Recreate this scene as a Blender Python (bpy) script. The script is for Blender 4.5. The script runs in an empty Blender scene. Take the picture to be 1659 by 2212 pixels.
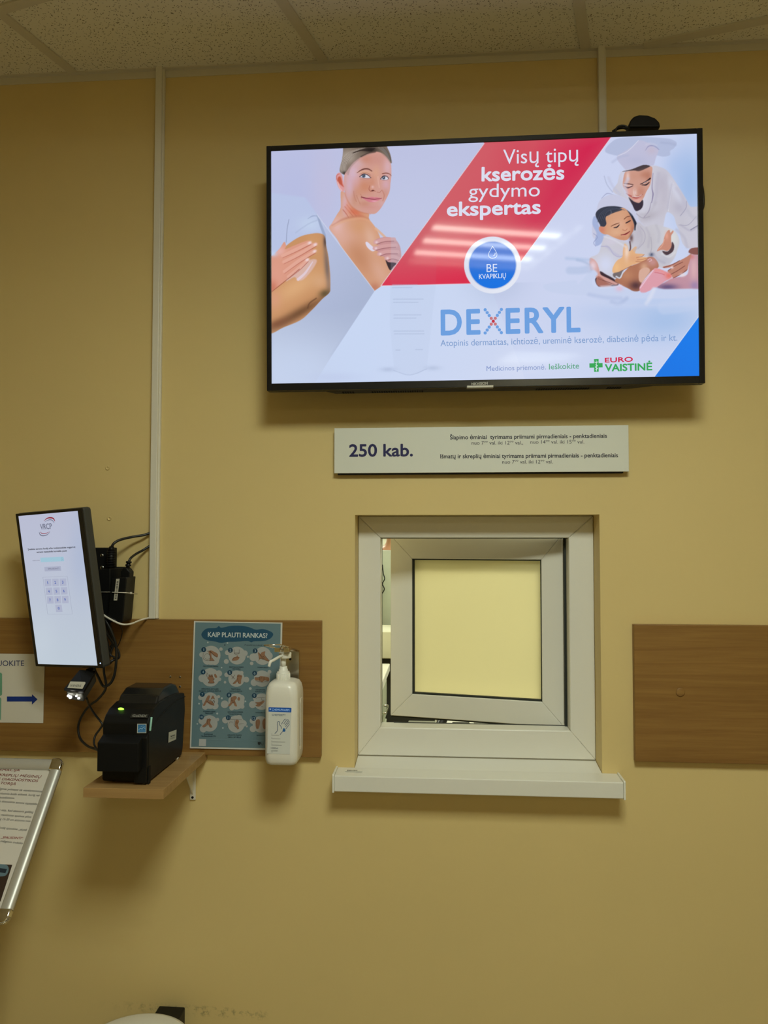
import bpy, bmesh, math, random
import numpy as np
from mathutils import Vector, Matrix
random.seed(7)
S = bpy.context.scene
COL = S.collection
# ------------------------------------------------------------------ camera model (measured from the photograph)
IW, IH = 1659, 2212
YAW, PITCH, ROLL, FPX = .0746813, .03980598, .0006565, 1641.57
D, CZ = 1.80, 1.50
def _rot():
    cy, sy = math.cos(YAW), math.sin(YAW); cp, sp = math.cos(PITCH), math.sin(PITCH); cr, sr = math.cos(ROLL), math.sin(ROLL)
    fwd = np.array([-sy*cp, cy*cp, sp]); right = np.array([cy, sy, 0.]); up = np.cross(right, fwd)
    return np.array([right*cr+up*sr, -right*sr+up*cr, fwd])
CM = _rot()
EYE = np.array([0., -D, CZ])
def ray(u, v): return CM.T @ np.array([(u-IW/2)/FPX, -(v-IH/2)/FPX, 1.])
def P(u, v, y=0.):
    r = ray(u, v); t = (y+D)/r[1]; return np.array([r[0]*t, y, CZ+r[2]*t])
def projN(pts):
    c = (np.asarray(pts)-EYE) @ CM.T
    return IW/2+FPX*c[..., 0]/c[..., 2], IH/2-FPX*c[..., 1]/c[..., 2]
def lin(c):
    c = np.asarray(c, float)/255.
    return np.where(c <= .04045, c/12.92, ((c+.055)/1.055)**2.4)
def L3(*c): return tuple(float(x) for x in lin(c))
# ------------------------------------------------------------------ materials
MATS = {}
def mat(name, rgb, rough=.5, metal=0., spec=.5, nscale=0, namt=0., bump=0., bscale=200, emit=None, estr=0., coat=0., trans=0.):
    if name in MATS: return MATS[name]
    m = bpy.data.materials.new(name); m.use_nodes = True; nt = m.node_tree; N = nt.nodes; b = N['Principled BSDF']
    b.inputs['Base Color'].default_value = (*rgb, 1); b.inputs['Roughness'].default_value = rough
    b.inputs['Metallic'].default_value = metal; b.inputs['Specular IOR Level'].default_value = spec
    if coat: b.inputs['Coat Weight'].default_value = coat; b.inputs['Coat Roughness'].default_value = .08
    if trans: b.inputs['Transmission Weight'].default_value = trans
    tc = N.new('ShaderNodeTexCoord')
    if namt:
        n = N.new('ShaderNodeTexNoise'); n.inputs['Scale'].default_value = nscale; n.inputs['Detail'].default_value = 4
        nt.links.new(tc.outputs['Object'], n.inputs['Vector'])
        mx = N.new('ShaderNodeMix'); mx.data_type = 'RGBA'
        mx.inputs['A'].default_value = (*[c*(1-namt) for c in rgb], 1); mx.inputs['B'].default_value = (*[min(1, c*(1+namt)) for c in rgb], 1)
        nt.links.new(n.outputs['Fac'], mx.inputs['Factor']); nt.links.new(mx.outputs['Result'], b.inputs['Base Color'])
    if bump:
        n = N.new('ShaderNodeTexNoise'); n.inputs['Scale'].default_value = bscale; n.inputs['Detail'].default_value = 3
        nt.links.new(tc.outputs['Object'], n.inputs['Vector'])
        bp = N.new('ShaderNodeBump'); bp.inputs['Strength'].default_value = bump; bp.inputs['Distance'].default_value = .001
        nt.links.new(n.outputs['Fac'], bp.inputs['Height']); nt.links.new(bp.outputs['Normal'], b.inputs['Normal'])
    if emit is not None:
        b.inputs['Emission Color'].default_value = (*emit, 1); b.inputs['Emission Strength'].default_value = estr
    MATS[name] = m; return m
def wood(name, c1, c2, rough=.5, axis='X', scale=1.0):
    m = bpy.data.materials.new(name); m.use_nodes = True; nt = m.node_tree; N = nt.nodes; b = N['Principled BSDF']; K = nt.links
    tc = N.new('ShaderNodeTexCoord'); mp = N.new('ShaderNodeMapping')
    s = (1.6, 46, 46) if axis == 'X' else (30, 1.2, 30)
    mp.inputs['Scale'].default_value = tuple(v*scale for v in s)
    K.new(tc.outputs['Object'], mp.inputs['Vector'])
    n = N.new('ShaderNodeTexNoise'); n.inputs['Scale'].default_value = 1.6; n.inputs['Detail'].default_value = 7; n.inputs['Roughness'].default_value = .62; n.inputs['Distortion'].default_value = .5
    K.new(mp.outputs['Vector'], n.inputs['Vector'])
    n2 = N.new('ShaderNodeTexNoise'); n2.inputs['Scale'].default_value = 8; n2.inputs['Detail'].default_value = 5; n2.inputs['Roughness'].default_value = .7
    K.new(mp.outputs['Vector'], n2.inputs['Vector'])
    ad = N.new('ShaderNodeMath'); ad.operation = 'MULTIPLY_ADD'; ad.inputs[1].default_value = .35; K.new(n2.outputs['Fac'], ad.inputs[0]); K.new(n.outputs['Fac'], ad.inputs[2])
    r = N.new('ShaderNodeValToRGB'); r.color_ramp.elements[0].position = .38; r.color_ramp.elements[1].position = .98
    r.color_ramp.elements[0].color = (*c1, 1); r.color_ramp.elements[1].color = (*c2, 1)
    K.new(ad.outputs[0], r.inputs['Fac']); K.new(r.outputs['Color'], b.inputs['Base Color'])
    b.inputs['Roughness'].default_value = rough
    bp = N.new('ShaderNodeBump'); bp.inputs['Strength'].default_value = .06; bp.inputs['Distance'].default_value = .0006
    K.new(ad.outputs[0], bp.inputs['Height']); K.new(bp.outputs['Normal'], b.inputs['Normal'])
    return m
def attr_mat(name, emission=False, rough=.45, spec=.4, strength=1., coat=0.):
    m = bpy.data.materials.new(name); m.use_nodes = True; nt = m.node_tree; N = nt.nodes; b = N['Principled BSDF']
    a = N.new('ShaderNodeAttribute'); a.attribute_name = 'Col'
    b.inputs['Roughness'].default_value = rough; b.inputs['Specular IOR Level'].default_value = spec
    if coat: b.inputs['Coat Weight'].default_value = coat; b.inputs['Coat Roughness'].default_value = .12
    if emission:
        b.inputs['Base Color'].default_value = (.01, .01, .012, 1)
        nt.links.new(a.outputs['Color'], b.inputs['Emission Color']); b.inputs['Emission Strength'].default_value = strength
    else: nt.links.new(a.outputs['Color'], b.inputs['Base Color'])
    return m
# ------------------------------------------------------------------ objects
def rootloc(o):
    v = Vector((0, 0, 0))
    while o is not None: v += o.location; o = o.parent
    return np.array(v)
def tag(o, label=None, cat=None, group=None, kind=None):
    if label: o['label'] = label
    if cat: o['category'] = cat
    if group: o['group'] = group
    if kind: o['kind'] = kind
    return o
def empty(name, loc, label, cat, group=None):
    o = bpy.data.objects.new(name, None); COL.objects.link(o); o.location = Vector([float(c) for c in loc]); o.empty_display_size = .05
    return tag(o, label, cat, group)
class MB:
    """collects geometry in world coordinates; build() links it as ONE mesh object"""
    def __init__(s): s.v = []; s.f = []; s.sm = []
    def add(s, verts, faces, smooth=False):
        k = len(s.v); s.v += [tuple(float(c) for c in p) for p in verts]; s.f += [tuple(i+k for i in f) for f in faces]; s.sm += [smooth]*len(faces); return s
    def hexa(s, a, b):
        """a,b: 4-point loops"""
        return s.add(list(a)+list(b), [(0, 1, 2, 3), (7, 6, 5, 4), (0, 4, 5, 1), (1, 5, 6, 2), (2, 6, 7, 3), (3, 7, 4, 0)])
    def box(s, lo, hi, r=0., seg=2, M=None):
        lo = np.minimum(lo, hi).astype(float) if True else lo; hi2 = np.maximum(lo, hi).astype(float)
        bm = bmesh.new(); bmesh.ops.create_cube(bm, size=1.)
        c = (lo+hi2)/2; d = hi2-lo
        for v in bm.verts: v.co = Vector((v.co.x*d[0]+c[0], v.co.y*d[1]+c[1], v.co.z*d[2]+c[2]))
        if r > 0: bmesh.ops.bevel(bm, geom=list(bm.edges), offset=min(r, min(d)*.49), segments=seg, profile=.5, affect='EDGES')
        return s.frombm(bm, M)
    def frombm(s, bm, M=None, smooth=False):
        bm.verts.index_update()
        vs = [(M @ v.co if M is not None else v.co)[:] for v in bm.verts]
        fs = [tuple(v.index for v in f.verts) for f in bm.faces]; bm.free()
        return s.add(vs, fs, smooth)
    def prism(s, prof, a, b, axis='x', bev=0., seg=2):
        """closed 2-D profile extruded between a and b along axis (profile in the other two axes, in order)"""
        def m3(p, t):
            return {'x': (t, p[0], p[1]), 'y': (p[0], t, p[1]), 'z': (p[0], p[1], t)}[axis]
        bm = bmesh.new()
        va = [bm.verts.new(m3(p, a)) for p in prof]; vb = [bm.verts.new(m3(p, b)) for p in prof]
        bm.faces.new(va); bm.faces.new(vb[::-1]); n = len(prof)
        for i in range(n): bm.faces.new((va[(i+1) % n], va[i], vb[i], vb[(i+1) % n]))
        bmesh.ops.recalc_face_normals(bm, faces=list(bm.faces))
        if bev: bmesh.ops.bevel(bm, geom=list(bm.edges), offset=bev, segments=seg, profile=.5, affect='EDGES')
        return s.frombm(bm)
    def lathe(s, prof, c=(0, 0, 0), n=32, M=None):
        vs = []; fs = []
        for r, z in prof:
            for i in range(n):
                a = 2*math.pi*i/n; p = Vector((r*math.cos(a), r*math.sin(a), z))
                if M is not None: p = M @ p
                vs.append((p.x+c[0], p.y+c[1], p.z+c[2]))
        for k in range(len(prof)-1):
            for i in range(n): fs.append((k*n+i, k*n+(i+1) % n, (k+1)*n+(i+1) % n, (k+1)*n+i))
        fs.append(tuple(range(n-1, -1, -1))); fs.append(tuple((len(prof)-1)*n+i for i in range(n)))
        return s.add(vs, fs, True)
    def cyl(s, p, q, r, n=16, r2=None):
        p = Vector(p); q = Vector(q); d = q-p; M = d.to_track_quat('Z', 'Y').to_matrix()
        return s.lathe([(r, 0), (r if r2 is None else r2, d.length)], p, n, M)
    def tube(s, pts, r, n=10, smooth=True, closed=False):
        if smooth: pts = catmull(pts, 8)
        pts = [Vector([float(c) for c in p]) for p in pts]; vs = []; fs = []; up = Vector((.13, .97, .21)).normalized()
        for i, p in enumerate(pts):
            t = (pts[min(i+1, len(pts)-1)]-pts[max(i-1, 0)]).normalized()
            a = (up-t*up.dot(t)).normalized(); up = a; b = t.cross(a)
            for k in range(n):
                w = 2*math.pi*k/n; q = p+a*(r*math.cos(w))+b*(r*math.sin(w)); vs.append(q[:])
        for i in range(len(pts)-1):
            for k in range(n): fs.append((i*n+k, i*n+(k+1) % n, (i+1)*n+(k+1) % n, (i+1)*n+k))
        fs.append(tuple(range(n-1, -1, -1))); fs.append(tuple((len(pts)-1)*n+k for k in range(n)))
        return s.add(vs, fs, True)
    def sphere(s, c, r, M=None, seg=20):
        bm = bmesh.new(); bmesh.ops.create_uvsphere(bm, u_segments=seg, v_segments=seg//2, radius=1.)
        rr = (r, r, r) if not hasattr(r, '__len__') else r
        for v in bm.verts:
            q = Vector((v.co.x*rr[0], v.co.y*rr[1], v.co.z*rr[2]))
            if M is not None: q = M @ q
            v.co = q+Vector([float(x) for x in c])
        return s.frombm(bm, None, True)
    def build(s, name, m, parent=None, label=None, cat=None, group=None, kind=None, smooth=None):
        base = np.array(s.v)
        if parent is not None: off = rootloc(parent); loc = (0, 0, 0)
        else:
            off = (base.min(0)+base.max(0))/2; off[2] = base[:, 2].min(); loc = off
        me = bpy.data.meshes.new(name); me.from_pydata([tuple(p) for p in (base-off)], [], s.f)
        for p, k in zip(me.polygons, s.sm): p.use_smooth = k if smooth is None else smooth
        me.materials.append(m)
        bm = bmesh.new(); bm.from_mesh(me); bmesh.ops.recalc_face_normals(bm, faces=list(bm.faces)); bm.to_mesh(me); bm.free()
        o = bpy.data.objects.new(name, me); COL.objects.link(o); o.parent = parent; o.location = Vector([float(c) for c in loc])
        return tag(o, label, cat, group, kind)
def catmull(pts, k=8):
    p = [np.array(q, float) for q in pts]; p = [2*p[0]-p[1]]+p+[2*p[-1]-p[-2]]; out = []
    for i in range(1, len(p)-2):
        for j in range(k):
            t = j/k
            out.append(.5*((2*p[i])+(-p[i-1]+p[i+1])*t+(2*p[i-1]-5*p[i]+4*p[i+1]-p[i+2])*t*t+(-p[i-1]+3*p[i]-3*p[i+1]+p[i+2])*t**3))
    out.append(p[-2]); return out
def closed(pts, k=6):
    """smooth closed loop through 2-D points"""
    p = [np.array(q, float) for q in pts]; n = len(p); out = []
    for i in range(n):
        a, b, c, d = p[i-1], p[i], p[(i+1) % n], p[(i+2) % n]
        for j in range(k):
            t = j/k
            out.append(.5*((2*b)+(-a+c)*t+(2*a-5*b+4*c-d)*t*t+(-a+3*b-3*c+d)*t**3))
    return out
# ------------------------------------------------------------------ flat artwork on a real plane (screens, prints, labels)
class Plane:
    def __init__(s, O, X, Z):
        s.O = np.array(O, float); s.X = np.array(X, float)/np.linalg.norm(X); Z = np.array(Z, float); Z = Z-s.X*(Z@s.X); s.Z = Z/np.linalg.norm(Z)
        s.N = np.cross(s.X, s.Z)
        if s.N @ (EYE-s.O) < 0: s.N = -s.N
    def st(s, u, v):
        r = ray(u, v); t = ((s.O-EYE)@s.N)/(r@s.N); q = EYE+r*t-s.O; return np.array([q@s.X, q@s.Z])
    def p3(s, st, off=0.): return s.O+s.X*st[0]+s.Z*st[1]+s.N*off
    def at(s, u, v, off=0.): return s.p3(s.st(u, v), off)
def wallplane(y): return Plane((0, y, 1.5), (1, 0, 0), (0, 0, 1))
_H = {}
def text_mesh(body, bold=0., shear=0.):
    c = bpy.data.curves.new('t', 'FONT'); c.body = body; c.offset = bold; c.resolution_u = 4; c.shear = shear; c.size = 1.
    o = bpy.data.objects.new('t', c); COL.objects.link(o); dg = bpy.context.evaluated_depsgraph_get(); dg.update()
    me = o.evaluated_get(dg).to_mesh(); v = np.array([q.co[:2] for q in me.vertices]) if len(me.vertices) else np.zeros((0, 2)); f = [tuple(p.vertices) for p in me.polygons]
    o.evaluated_get(dg).to_mesh_clear(); bpy.data.objects.remove(o); bpy.data.curves.remove(c); return v, f
def caph():
    if 'h' not in _H: v, _ = text_mesh('H'); _H['h'] = v[:, 1].max()-v[:, 1].min()
    return _H['h']
class Art:
    def __init__(s, plane, conv=None, step=.00018):
        s.pl = plane; s.v = []; s.f = []; s.c = []; s.conv = conv or (lambda c: lin(c)); s.off = 0.; s.step = step
    def layer(s, n=1): s.off += s.step*n; return s
    def _add(s, st, faces, cols):
        k = len(s.v); s.v += [s.pl.p3(q, s.off) for q in st]; s.f += [tuple(i+k for i in f) for f in faces]
        cols = np.asarray(cols, float)
        s.c += [s.conv(cols)]*len(st) if cols.ndim == 1 else [s.conv(c) for c in cols]
    def poly(s, px, col): st = [s.pl.st(*q) for q in px]; s._add(st, [tuple(range(len(st)))], col); return s
    def curve(s, px, col, k=6): return s.poly(closed(px, k), col)
    def ell(s, c, rx, ry, col, n=28, a0=0.):
        return s.poly([(c[0]+rx*math.cos(2*math.pi*i/n), c[1]+ry*math.sin(2*math.pi*i/n)) for i in range(n)], col)
    def line(s, px, w, col, smooth=False):
        if smooth: px = catmull(px, 6)
        px = [np.array(q, float) for q in px]; A = []; B = []
        for i, p in enumerate(px):
            t = px[min(i+1, len(px)-1)]-px[max(i-1, 0)]; n = np.array([-t[1], t[0]])/max(1e-9, np.hypot(*t)); ww = w if not hasattr(w, '__len__') else np.interp(i/(len(px)-1), np.linspace(0, 1, len(w)), w)
            A.append(p+n*ww/2); B.append(p-n*ww/2)
        st = [s.pl.st(*q) for q in A+B]; n = len(px)
        s._add(st, [(i, i+1, n+i+1, n+i) for i in range(n-1)], col); return s
    def text(s, body, a, b, h, col, bold=0., shear=0.):
        """a,b: baseline ends in photo pixels, h: cap height in photo pixels"""
        if bold:
            d = bold*h*1.15; o0 = s.off
            for i, (dx, dy) in enumerate(((-d, 0), (d, 0), (0, -d), (0, d), (-d*.7, -d*.7), (d*.7, d*.7), (-d*.7, d*.7), (d*.7, -d*.7))):
                s.off = o0+i*3e-6; s.text(body, (a[0]+dx+d, a[1]+dy), (b[0]+dx-d, b[1]+dy), h, col, 0., shear)
            s.off = o0; return s
        v, f = text_mesh(body, 0., shear)
        if not len(v): return s
        A = s.pl.st(*a); B = s.pl.st(*b); ex = (B-A); w = np.hypot(*ex); ex = ex/w; ey = np.array([-ex[1], ex[0]])
        up = s.pl.st(a[0], a[1]-h)-A; hh = abs(up@ey)
        x0, x1 = v[:, 0].min(), v[:, 0].max(); sx = w/(x1-x0); sy = hh/caph()
        if not ey@up > 0: ey = -ey
        st = [A+ex*(q[0]-x0)*sx+ey*q[1]*sy for q in v]; s._add(st, f, col); return s
    def flush(s, name, m, parent):
        o = s.build(name, m, parent); s.v = []; s.f = []; s.c = []; return o
    def build(s, name, m, parent=None, **k):
        off = rootloc(parent) if parent is not None else np.zeros(3)
        me = bpy.data.meshes.new(name); me.from_pydata([tuple(np.array(p)-off) for p in s.v], [], s.f); me.materials.append(m)
        ca = me.color_attributes.new('Col', 'FLOAT_COLOR', 'POINT'); a = np.ones((len(s.v), 4)); a[:, :3] = np.array(s.c); ca.data.foreach_set('color', a.ravel())
        o = bpy.data.objects.new(name, me); COL.objects.link(o); o.parent = parent
        return tag(o, **k)
class Raster:
    """fine grid on a plane whose vertices carry the colours of the picture shown there"""
    def __init__(s, plane, st0, st1, nx, ny, bg):
        s.pl = plane; s.nx = nx; s.ny = ny
        xs = np.linspace(st0[0], st1[0], nx); zs = np.linspace(st0[1], st1[1], ny); X, Z = np.meshgrid(xs, zs)
        s.pos = plane.O+X[..., None]*plane.X+Z[..., None]*plane.Z
        s.u, s.v = projN(s.pos); s.c = np.zeros((ny, nx, 3)); s.c[:] = bg
    def _sd(s, poly, pad):
        poly = np.array(poly, float); x0, y0 = poly.min(0)-pad; x1, y1 = poly.max(0)+pad
        m = (s.u > x0) & (s.u < x1) & (s.v > y0) & (s.v < y1)
        rows = np.where(m.any(1))[0]; cols = np.where(m.any(0))[0]
        if not len(rows): return None
        sl = (slice(rows[0], rows[-1]+1), slice(cols[0], cols[-1]+1)); U = s.u[sl]; V = s.v[sl]
        return sl, U, V, poly
    def mask(s, poly, fe=.7):
        r = s._sd(poly, fe+1); M = np.zeros((s.ny, s.nx))
        if r is None: return M
        sl, U, V, p = r; ins = np.zeros(U.shape, bool); d2 = np.full(U.shape, 1e9)
        for i in range(len(p)):
            ax, ay = p[i-1]; bx, by = p[i]
            if ay != by:
                c = ((ay > V) != (by > V)) & (U < (bx-ax)*(V-ay)/(by-ay)+ax); ins ^= c
            dx, dy = bx-ax, by-ay; L = dx*dx+dy*dy+1e-12; t = np.clip(((U-ax)*dx+(V-ay)*dy)/L, 0, 1)
            d2 = np.minimum(d2, (U-ax-t*dx)**2+(V-ay-t*dy)**2)
        d = np.sqrt(d2)*np.where(ins, 1, -1); M[sl] = np.clip(d/(2*fe)+.5, 0, 1); return M
    def put(s, M, col, a=1.):
        M = (M*a)[..., None]; s.c = s.c*(1-M)+np.asarray(col, float)*M
    def fill(s, poly, col, fe=.7, a=1., sm=0, clip=None):
        if sm: poly = closed(poly, sm)
        M = s.mask(poly, fe)
        if clip is not None: M = M*clip
        s.put(M, col, a); return M
    def grad(s, M, p0, c0, p1, c1, a=1.):
        d = np.array(p1, float)-p0; t = np.clip(((s.u-p0[0])*d[0]+(s.v-p0[1])*d[1])/(d@d), 0, 1)[..., None]
        s.put(M, np.asarray(c0, float)*(1-t)+np.asarray(c1, float)*t, a)
    def blob(s, c, r, col, a=1., clip=None, ang=0.):
        rx, ry = (r, r) if not hasattr(r, '__len__') else r; ca, sa = math.cos(ang), math.sin(ang)
        x = (s.u-c[0])*ca+(s.v-c[1])*sa; y = -(s.u-c[0])*sa+(s.v-c[1])*ca
        M = np.exp(-((x/rx)**2+(y/ry)**2))
        if clip is not None: M = M*clip
        s.put(M, col, a)
    def stroke(s, pts, w, col, a=1., sm=True, clip=None, fe=.6):
        if sm: pts = catmull(pts, 5)
        p = np.array(pts, float); mx = max(w) if hasattr(w, '__len__') else w
        r = s._sd(p, mx+2)
        if r is None: return
        sl, U, V, p = r; best = np.full(U.shape, -1e9); n = len(p)
        for i in range(1, n):
            ax, ay = p[i-1]; bx, by = p[i]; dx, dy = bx-ax, by-ay; L = dx*dx+dy*dy+1e-12; t = np.clip(((U-ax)*dx+(V-ay)*dy)/L, 0, 1)
            d = np.sqrt((U-ax-t*dx)**2+(V-ay-t*dy)**2); ww = w if not hasattr(w, '__len__') else np.interp((i-1+t)/(n-1), np.linspace(0, 1, len(w)), w)
            best = np.maximum(best, ww/2-d)
        M = np.zeros((s.ny, s.nx)); M[sl] = np.clip(best/(2*fe)+.5, 0, 1)
        if clip is not None: M = M*clip
        s.put(M, col, a)
    def build(s, name, m, parent):
        off = rootloc(parent); nx, ny = s.nx, s.ny; me = bpy.data.meshes.new(name)
        co = (s.pos-off).reshape(-1, 3); i = np.arange(nx*ny).reshape(ny, nx)
        q = np.stack([i[:-1, :-1], i[:-1, 1:], i[1:, 1:], i[1:, :-1]], -1).reshape(-1, 4)
        me.vertices.add(len(co)); me.vertices.foreach_set('co', co.ravel())
        me.loops.add(q.size); me.loops.foreach_set('vertex_index', q.ravel().astype(np.int32))
        me.polygons.add(len(q)); me.polygons.foreach_set('loop_start', (np.arange(len(q))*4).astype(np.int32))
        me.update(calc_edges=True)
        ca = me.color_attributes.new('Col', 'FLOAT_COLOR', 'POINT'); a = np.ones((len(co), 4)); a[:, :3] = lin(np.clip(s.c, 0, 255)).reshape(-1, 3)
        ca.data.foreach_set('color', a.ravel().astype(np.float32)); me.materials.append(m)
        o = bpy.data.objects.new(name, me); COL.objects.link(o); o.parent = parent; return o
def Z(ox, oy, k): return lambda *pts: [(ox+x/k, oy+y/k) for x, y in pts]
# ------------------------------------------------------------------ common materials
WALLC = (.70, .545, .245)
def wall_mat():
    m = bpy.data.materials.new('yellow_wall_paint'); m.use_nodes = True; nt = m.node_tree; N = nt.nodes; K = nt.links; b = N['Principled BSDF']
    b.inputs['Roughness'].default_value = .55; b.inputs['Specular IOR Level'].default_value = .3
    g = N.new('ShaderNodeNewGeometry')
    n = N.new('ShaderNodeTexNoise'); n.inputs['Scale'].default_value = 2.2; n.inputs['Detail'].default_value = 5; K.new(g.outputs['Position'], n.inputs['Vector'])
    mx = N.new('ShaderNodeMix'); mx.data_type = 'RGBA'; mx.inputs['A'].default_value = (*[c*.95 for c in WALLC], 1); mx.inputs['B'].default_value = (*[c*1.05 for c in WALLC], 1)
    K.new(n.outputs['Fac'], mx.inputs['Factor'])
    # rubbed dirt band low on the wall behind the bin
    sx = N.new('ShaderNodeSeparateXYZ'); K.new(g.outputs['Position'], sx.inputs['Vector'])
    def rng(out, a, b_, c, d):
        r = N.new('ShaderNodeMapRange'); r.interpolation_type = 'SMOOTHSTEP'; r.inputs['From Min'].default_value = a; r.inputs['From Max'].default_value = b_; K.new(out, r.inputs['Value'])
        r2 = N.new('ShaderNodeMapRange'); r2.interpolation_type = 'SMOOTHSTEP'; r2.inputs['From Min'].default_value = c; r2.inputs['From Max'].default_value = d; r2.inputs['To Min'].default_value = 1; r2.inputs['To Max'].default_value = 0; K.new(out, r2.inputs['Value'])
        mm = N.new('ShaderNodeMath'); mm.operation = 'MULTIPLY'; K.new(r.outputs[0], mm.inputs[0]); K.new(r2.outputs[0], mm.inputs[1]); return mm.outputs[0]
    # band follows z = a + b*x
    li = N.new('ShaderNodeMath'); li.operation = 'MULTIPLY_ADD'; K.new(sx.outputs['X'], li.inputs[0]); li.inputs[1].default_value = .012; K.new(sx.outputs['Z'], li.inputs[2])
    mz = rng(li.outputs[0], .372, .385, .392, .405); mxx = rng(sx.outputs['X'], -.85, -.6, -.45, -.38)
    n2 = N.new('ShaderNodeTexNoise'); n2.inputs['Scale'].default_value = 60; n2.inputs['Detail'].default_value = 6; n2.inputs['Roughness'].default_value = .75; K.new(g.outputs['Position'], n2.inputs['Vector'])
    r3 = N.new('ShaderNodeMapRange'); r3.inputs['From Min'].default_value = .5; r3.inputs['From Max'].default_value = .72; K.new(n2.outputs['Fac'], r3.inputs['Value'])
    m1 = N.new('ShaderNodeMath'); m1.operation = 'MULTIPLY'; K.new(mz, m1.inputs[0]); K.new(mxx, m1.inputs[1])
    m2 = N.new('ShaderNodeMath'); m2.operation = 'MULTIPLY'; K.new(m1.outputs[0], m2.inputs[0]); K.new(r3.outputs[0], m2.inputs[1])
    mx2 = N.new('ShaderNodeMix'); mx2.data_type = 'RGBA'; mx2.inputs['B'].default_value = (.16, .13, .07, 1); K.new(m2.outputs[0], mx2.inputs['Factor']); K.new(mx.outputs['Result'], mx2.inputs['A'])
    K.new(mx2.outputs['Result'], b.inputs['Base Color'])
    n3 = N.new('ShaderNodeTexNoise'); n3.inputs['Scale'].default_value = 260; n3.inputs['Detail'].default_value = 3; K.new(g.outputs['Position'], n3.inputs['Vector'])
    bp = N.new('ShaderNodeBump'); bp.inputs['Strength'].default_value = .12; bp.inputs['Distance'].default_value = .0006; K.new(n3.outputs['Fac'], bp.inputs['Height']); K.new(bp.outputs['Normal'], b.inputs['Normal'])
    return m
M_WALL = wall_mat()
G = math.radians(15.3)       # the ceiling grid runs at this angle to the wall
def tile_mat():
    m = bpy.data.materials.new('fissured_ceiling_tile'); m.use_nodes = True; nt = m.node_tree; N = nt.nodes; K = nt.links; b = N['Principled BSDF']
    b.inputs['Roughness'].default_value = .9; b.inputs['Specular IOR Level'].default_value = .1
    g = N.new('ShaderNodeNewGeometry'); prev = None
    wn = N.new('ShaderNodeTexNoise'); wn.inputs['Scale'].default_value = 90; K.new(g.outputs['Position'], wn.inputs['Vector'])
    wv = N.new('ShaderNodeVectorMath'); wv.operation = 'SCALE'; wv.inputs['Scale'].default_value = .007; K.new(wn.outputs['Color'], wv.inputs[0])
    av = N.new('ShaderNodeVectorMath'); av.operation = 'ADD'; K.new(g.outputs['Position'], av.inputs[0]); K.new(wv.outputs[0], av.inputs[1])
    for rot, sc, th in ((.3, (75, 220, 1), .185), (1.35, (80, 240, 1), .18), (2.4, (90, 230, 1), .165), (0., (150, 150, 1), .15)):
        mp = N.new('ShaderNodeMapping'); mp.vector_type = 'POINT'; mp.inputs['Rotation'].default_value = (0, 0, rot)
        K.new(av.outputs[0], mp.inputs['Vector'])
        m2 = N.new('ShaderNodeMapping'); m2.inputs['Scale'].default_value = sc; m2.inputs['Location'].default_value = (rot*3, rot*7, .5); K.new(mp.outputs[0], m2.inputs['Vector'])
        vo = N.new('ShaderNodeTexVoronoi'); vo.voronoi_dimensions = '2D'; vo.inputs['Scale'].default_value = 1.; vo.inputs['Randomness'].default_value = 1.; K.new(m2.outputs[0], vo.inputs['Vector'])
        # only some cells carry a fissure
        sp = N.new('ShaderNodeSeparateColor'); K.new(vo.outputs['Color'], sp.inputs[0])
        gt = N.new('ShaderNodeMath'); gt.operation = 'GREATER_THAN'; gt.inputs[1].default_value = .80; K.new(sp.outputs[0], gt.inputs[0])
        lt = N.new('ShaderNodeMapRange'); lt.inputs['From Min'].default_value = th*.75; lt.inputs['From Max'].default_value = th; lt.inputs['To Min'].default_value = 1; lt.inputs['To Max'].default_value = 0; K.new(vo.outputs['Distance'], lt.inputs['Value'])
        mu = N.new('ShaderNodeMath'); mu.operation = 'MULTIPLY'; K.new(gt.outputs[0], mu.inputs[0]); K.new(lt.outputs[0], mu.inputs[1])
        if prev is None: prev = mu
        else:
            mxx = N.new('ShaderNodeMath'); mxx.operation = 'MAXIMUM'; K.new(prev.outputs[0], mxx.inputs[0]); K.new(mu.outputs[0], mxx.inputs[1]); prev = mxx
    mx = N.new('ShaderNodeMix'); mx.data_type = 'RGBA'; mx.inputs['A'].default_value = (.84, .80, .68, 1); mx.inputs['B'].default_value = (.20, .17, .12, 1)
    K.new(prev.outputs[0], mx.inputs['Factor']); K.new(mx.outputs['Result'], b.inputs['Base Color'])
    return m
M_TILE = tile_mat()
M_GRID = mat('cream_ceiling_grid', (.66, .61, .50), .5)
M_WHITE = mat('white_plastic', (.80, .79, .72), .32, nscale=6, namt=.02)
M_FRAME = mat('white_window_plastic', (.78, .765, .70), .30, nscale=5, namt=.03)
M_TRUNK = mat('white_trunking_plastic', (.74, .70, .60), .4)
M_BLACK = mat('black_plastic', (.006, .006, .006), .42, spec=.22, bump=.05, bscale=900)
M_MATTE = mat('matte_black_plastic', (.005, .005, .005), .6, spec=.18)
M_GREY = mat('dark_grey_casing', (.05, .05, .044), .5, spec=.3)
M_CABLE = mat('black_cable_rubber', (.010, .010, .010), .42)
M_WCABLE = mat('white_cable_rubber', (.72, .68, .60), .45)
M_STEEL = mat('brushed_steel', (.62, .60, .54), .22, 1., nscale=40, namt=.08)
M_CHROME = mat('polished_chrome', (.80, .79, .76), .08, 1.)
M_ALU = mat('satin_aluminium', (.62, .61, .57), .42, .45)
M_WOOD = wood('brown_laminate', (.185, .085, .018), (.32, .172, .044), .45)
M_BEECH = wood('beech_laminate', (.30, .165, .055), (.45, .28, .11), .4)
M_FLOOR = mat('grey_vinyl_floor', (.36, .33, .27), .4, nscale=12, namt=.15)
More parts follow.
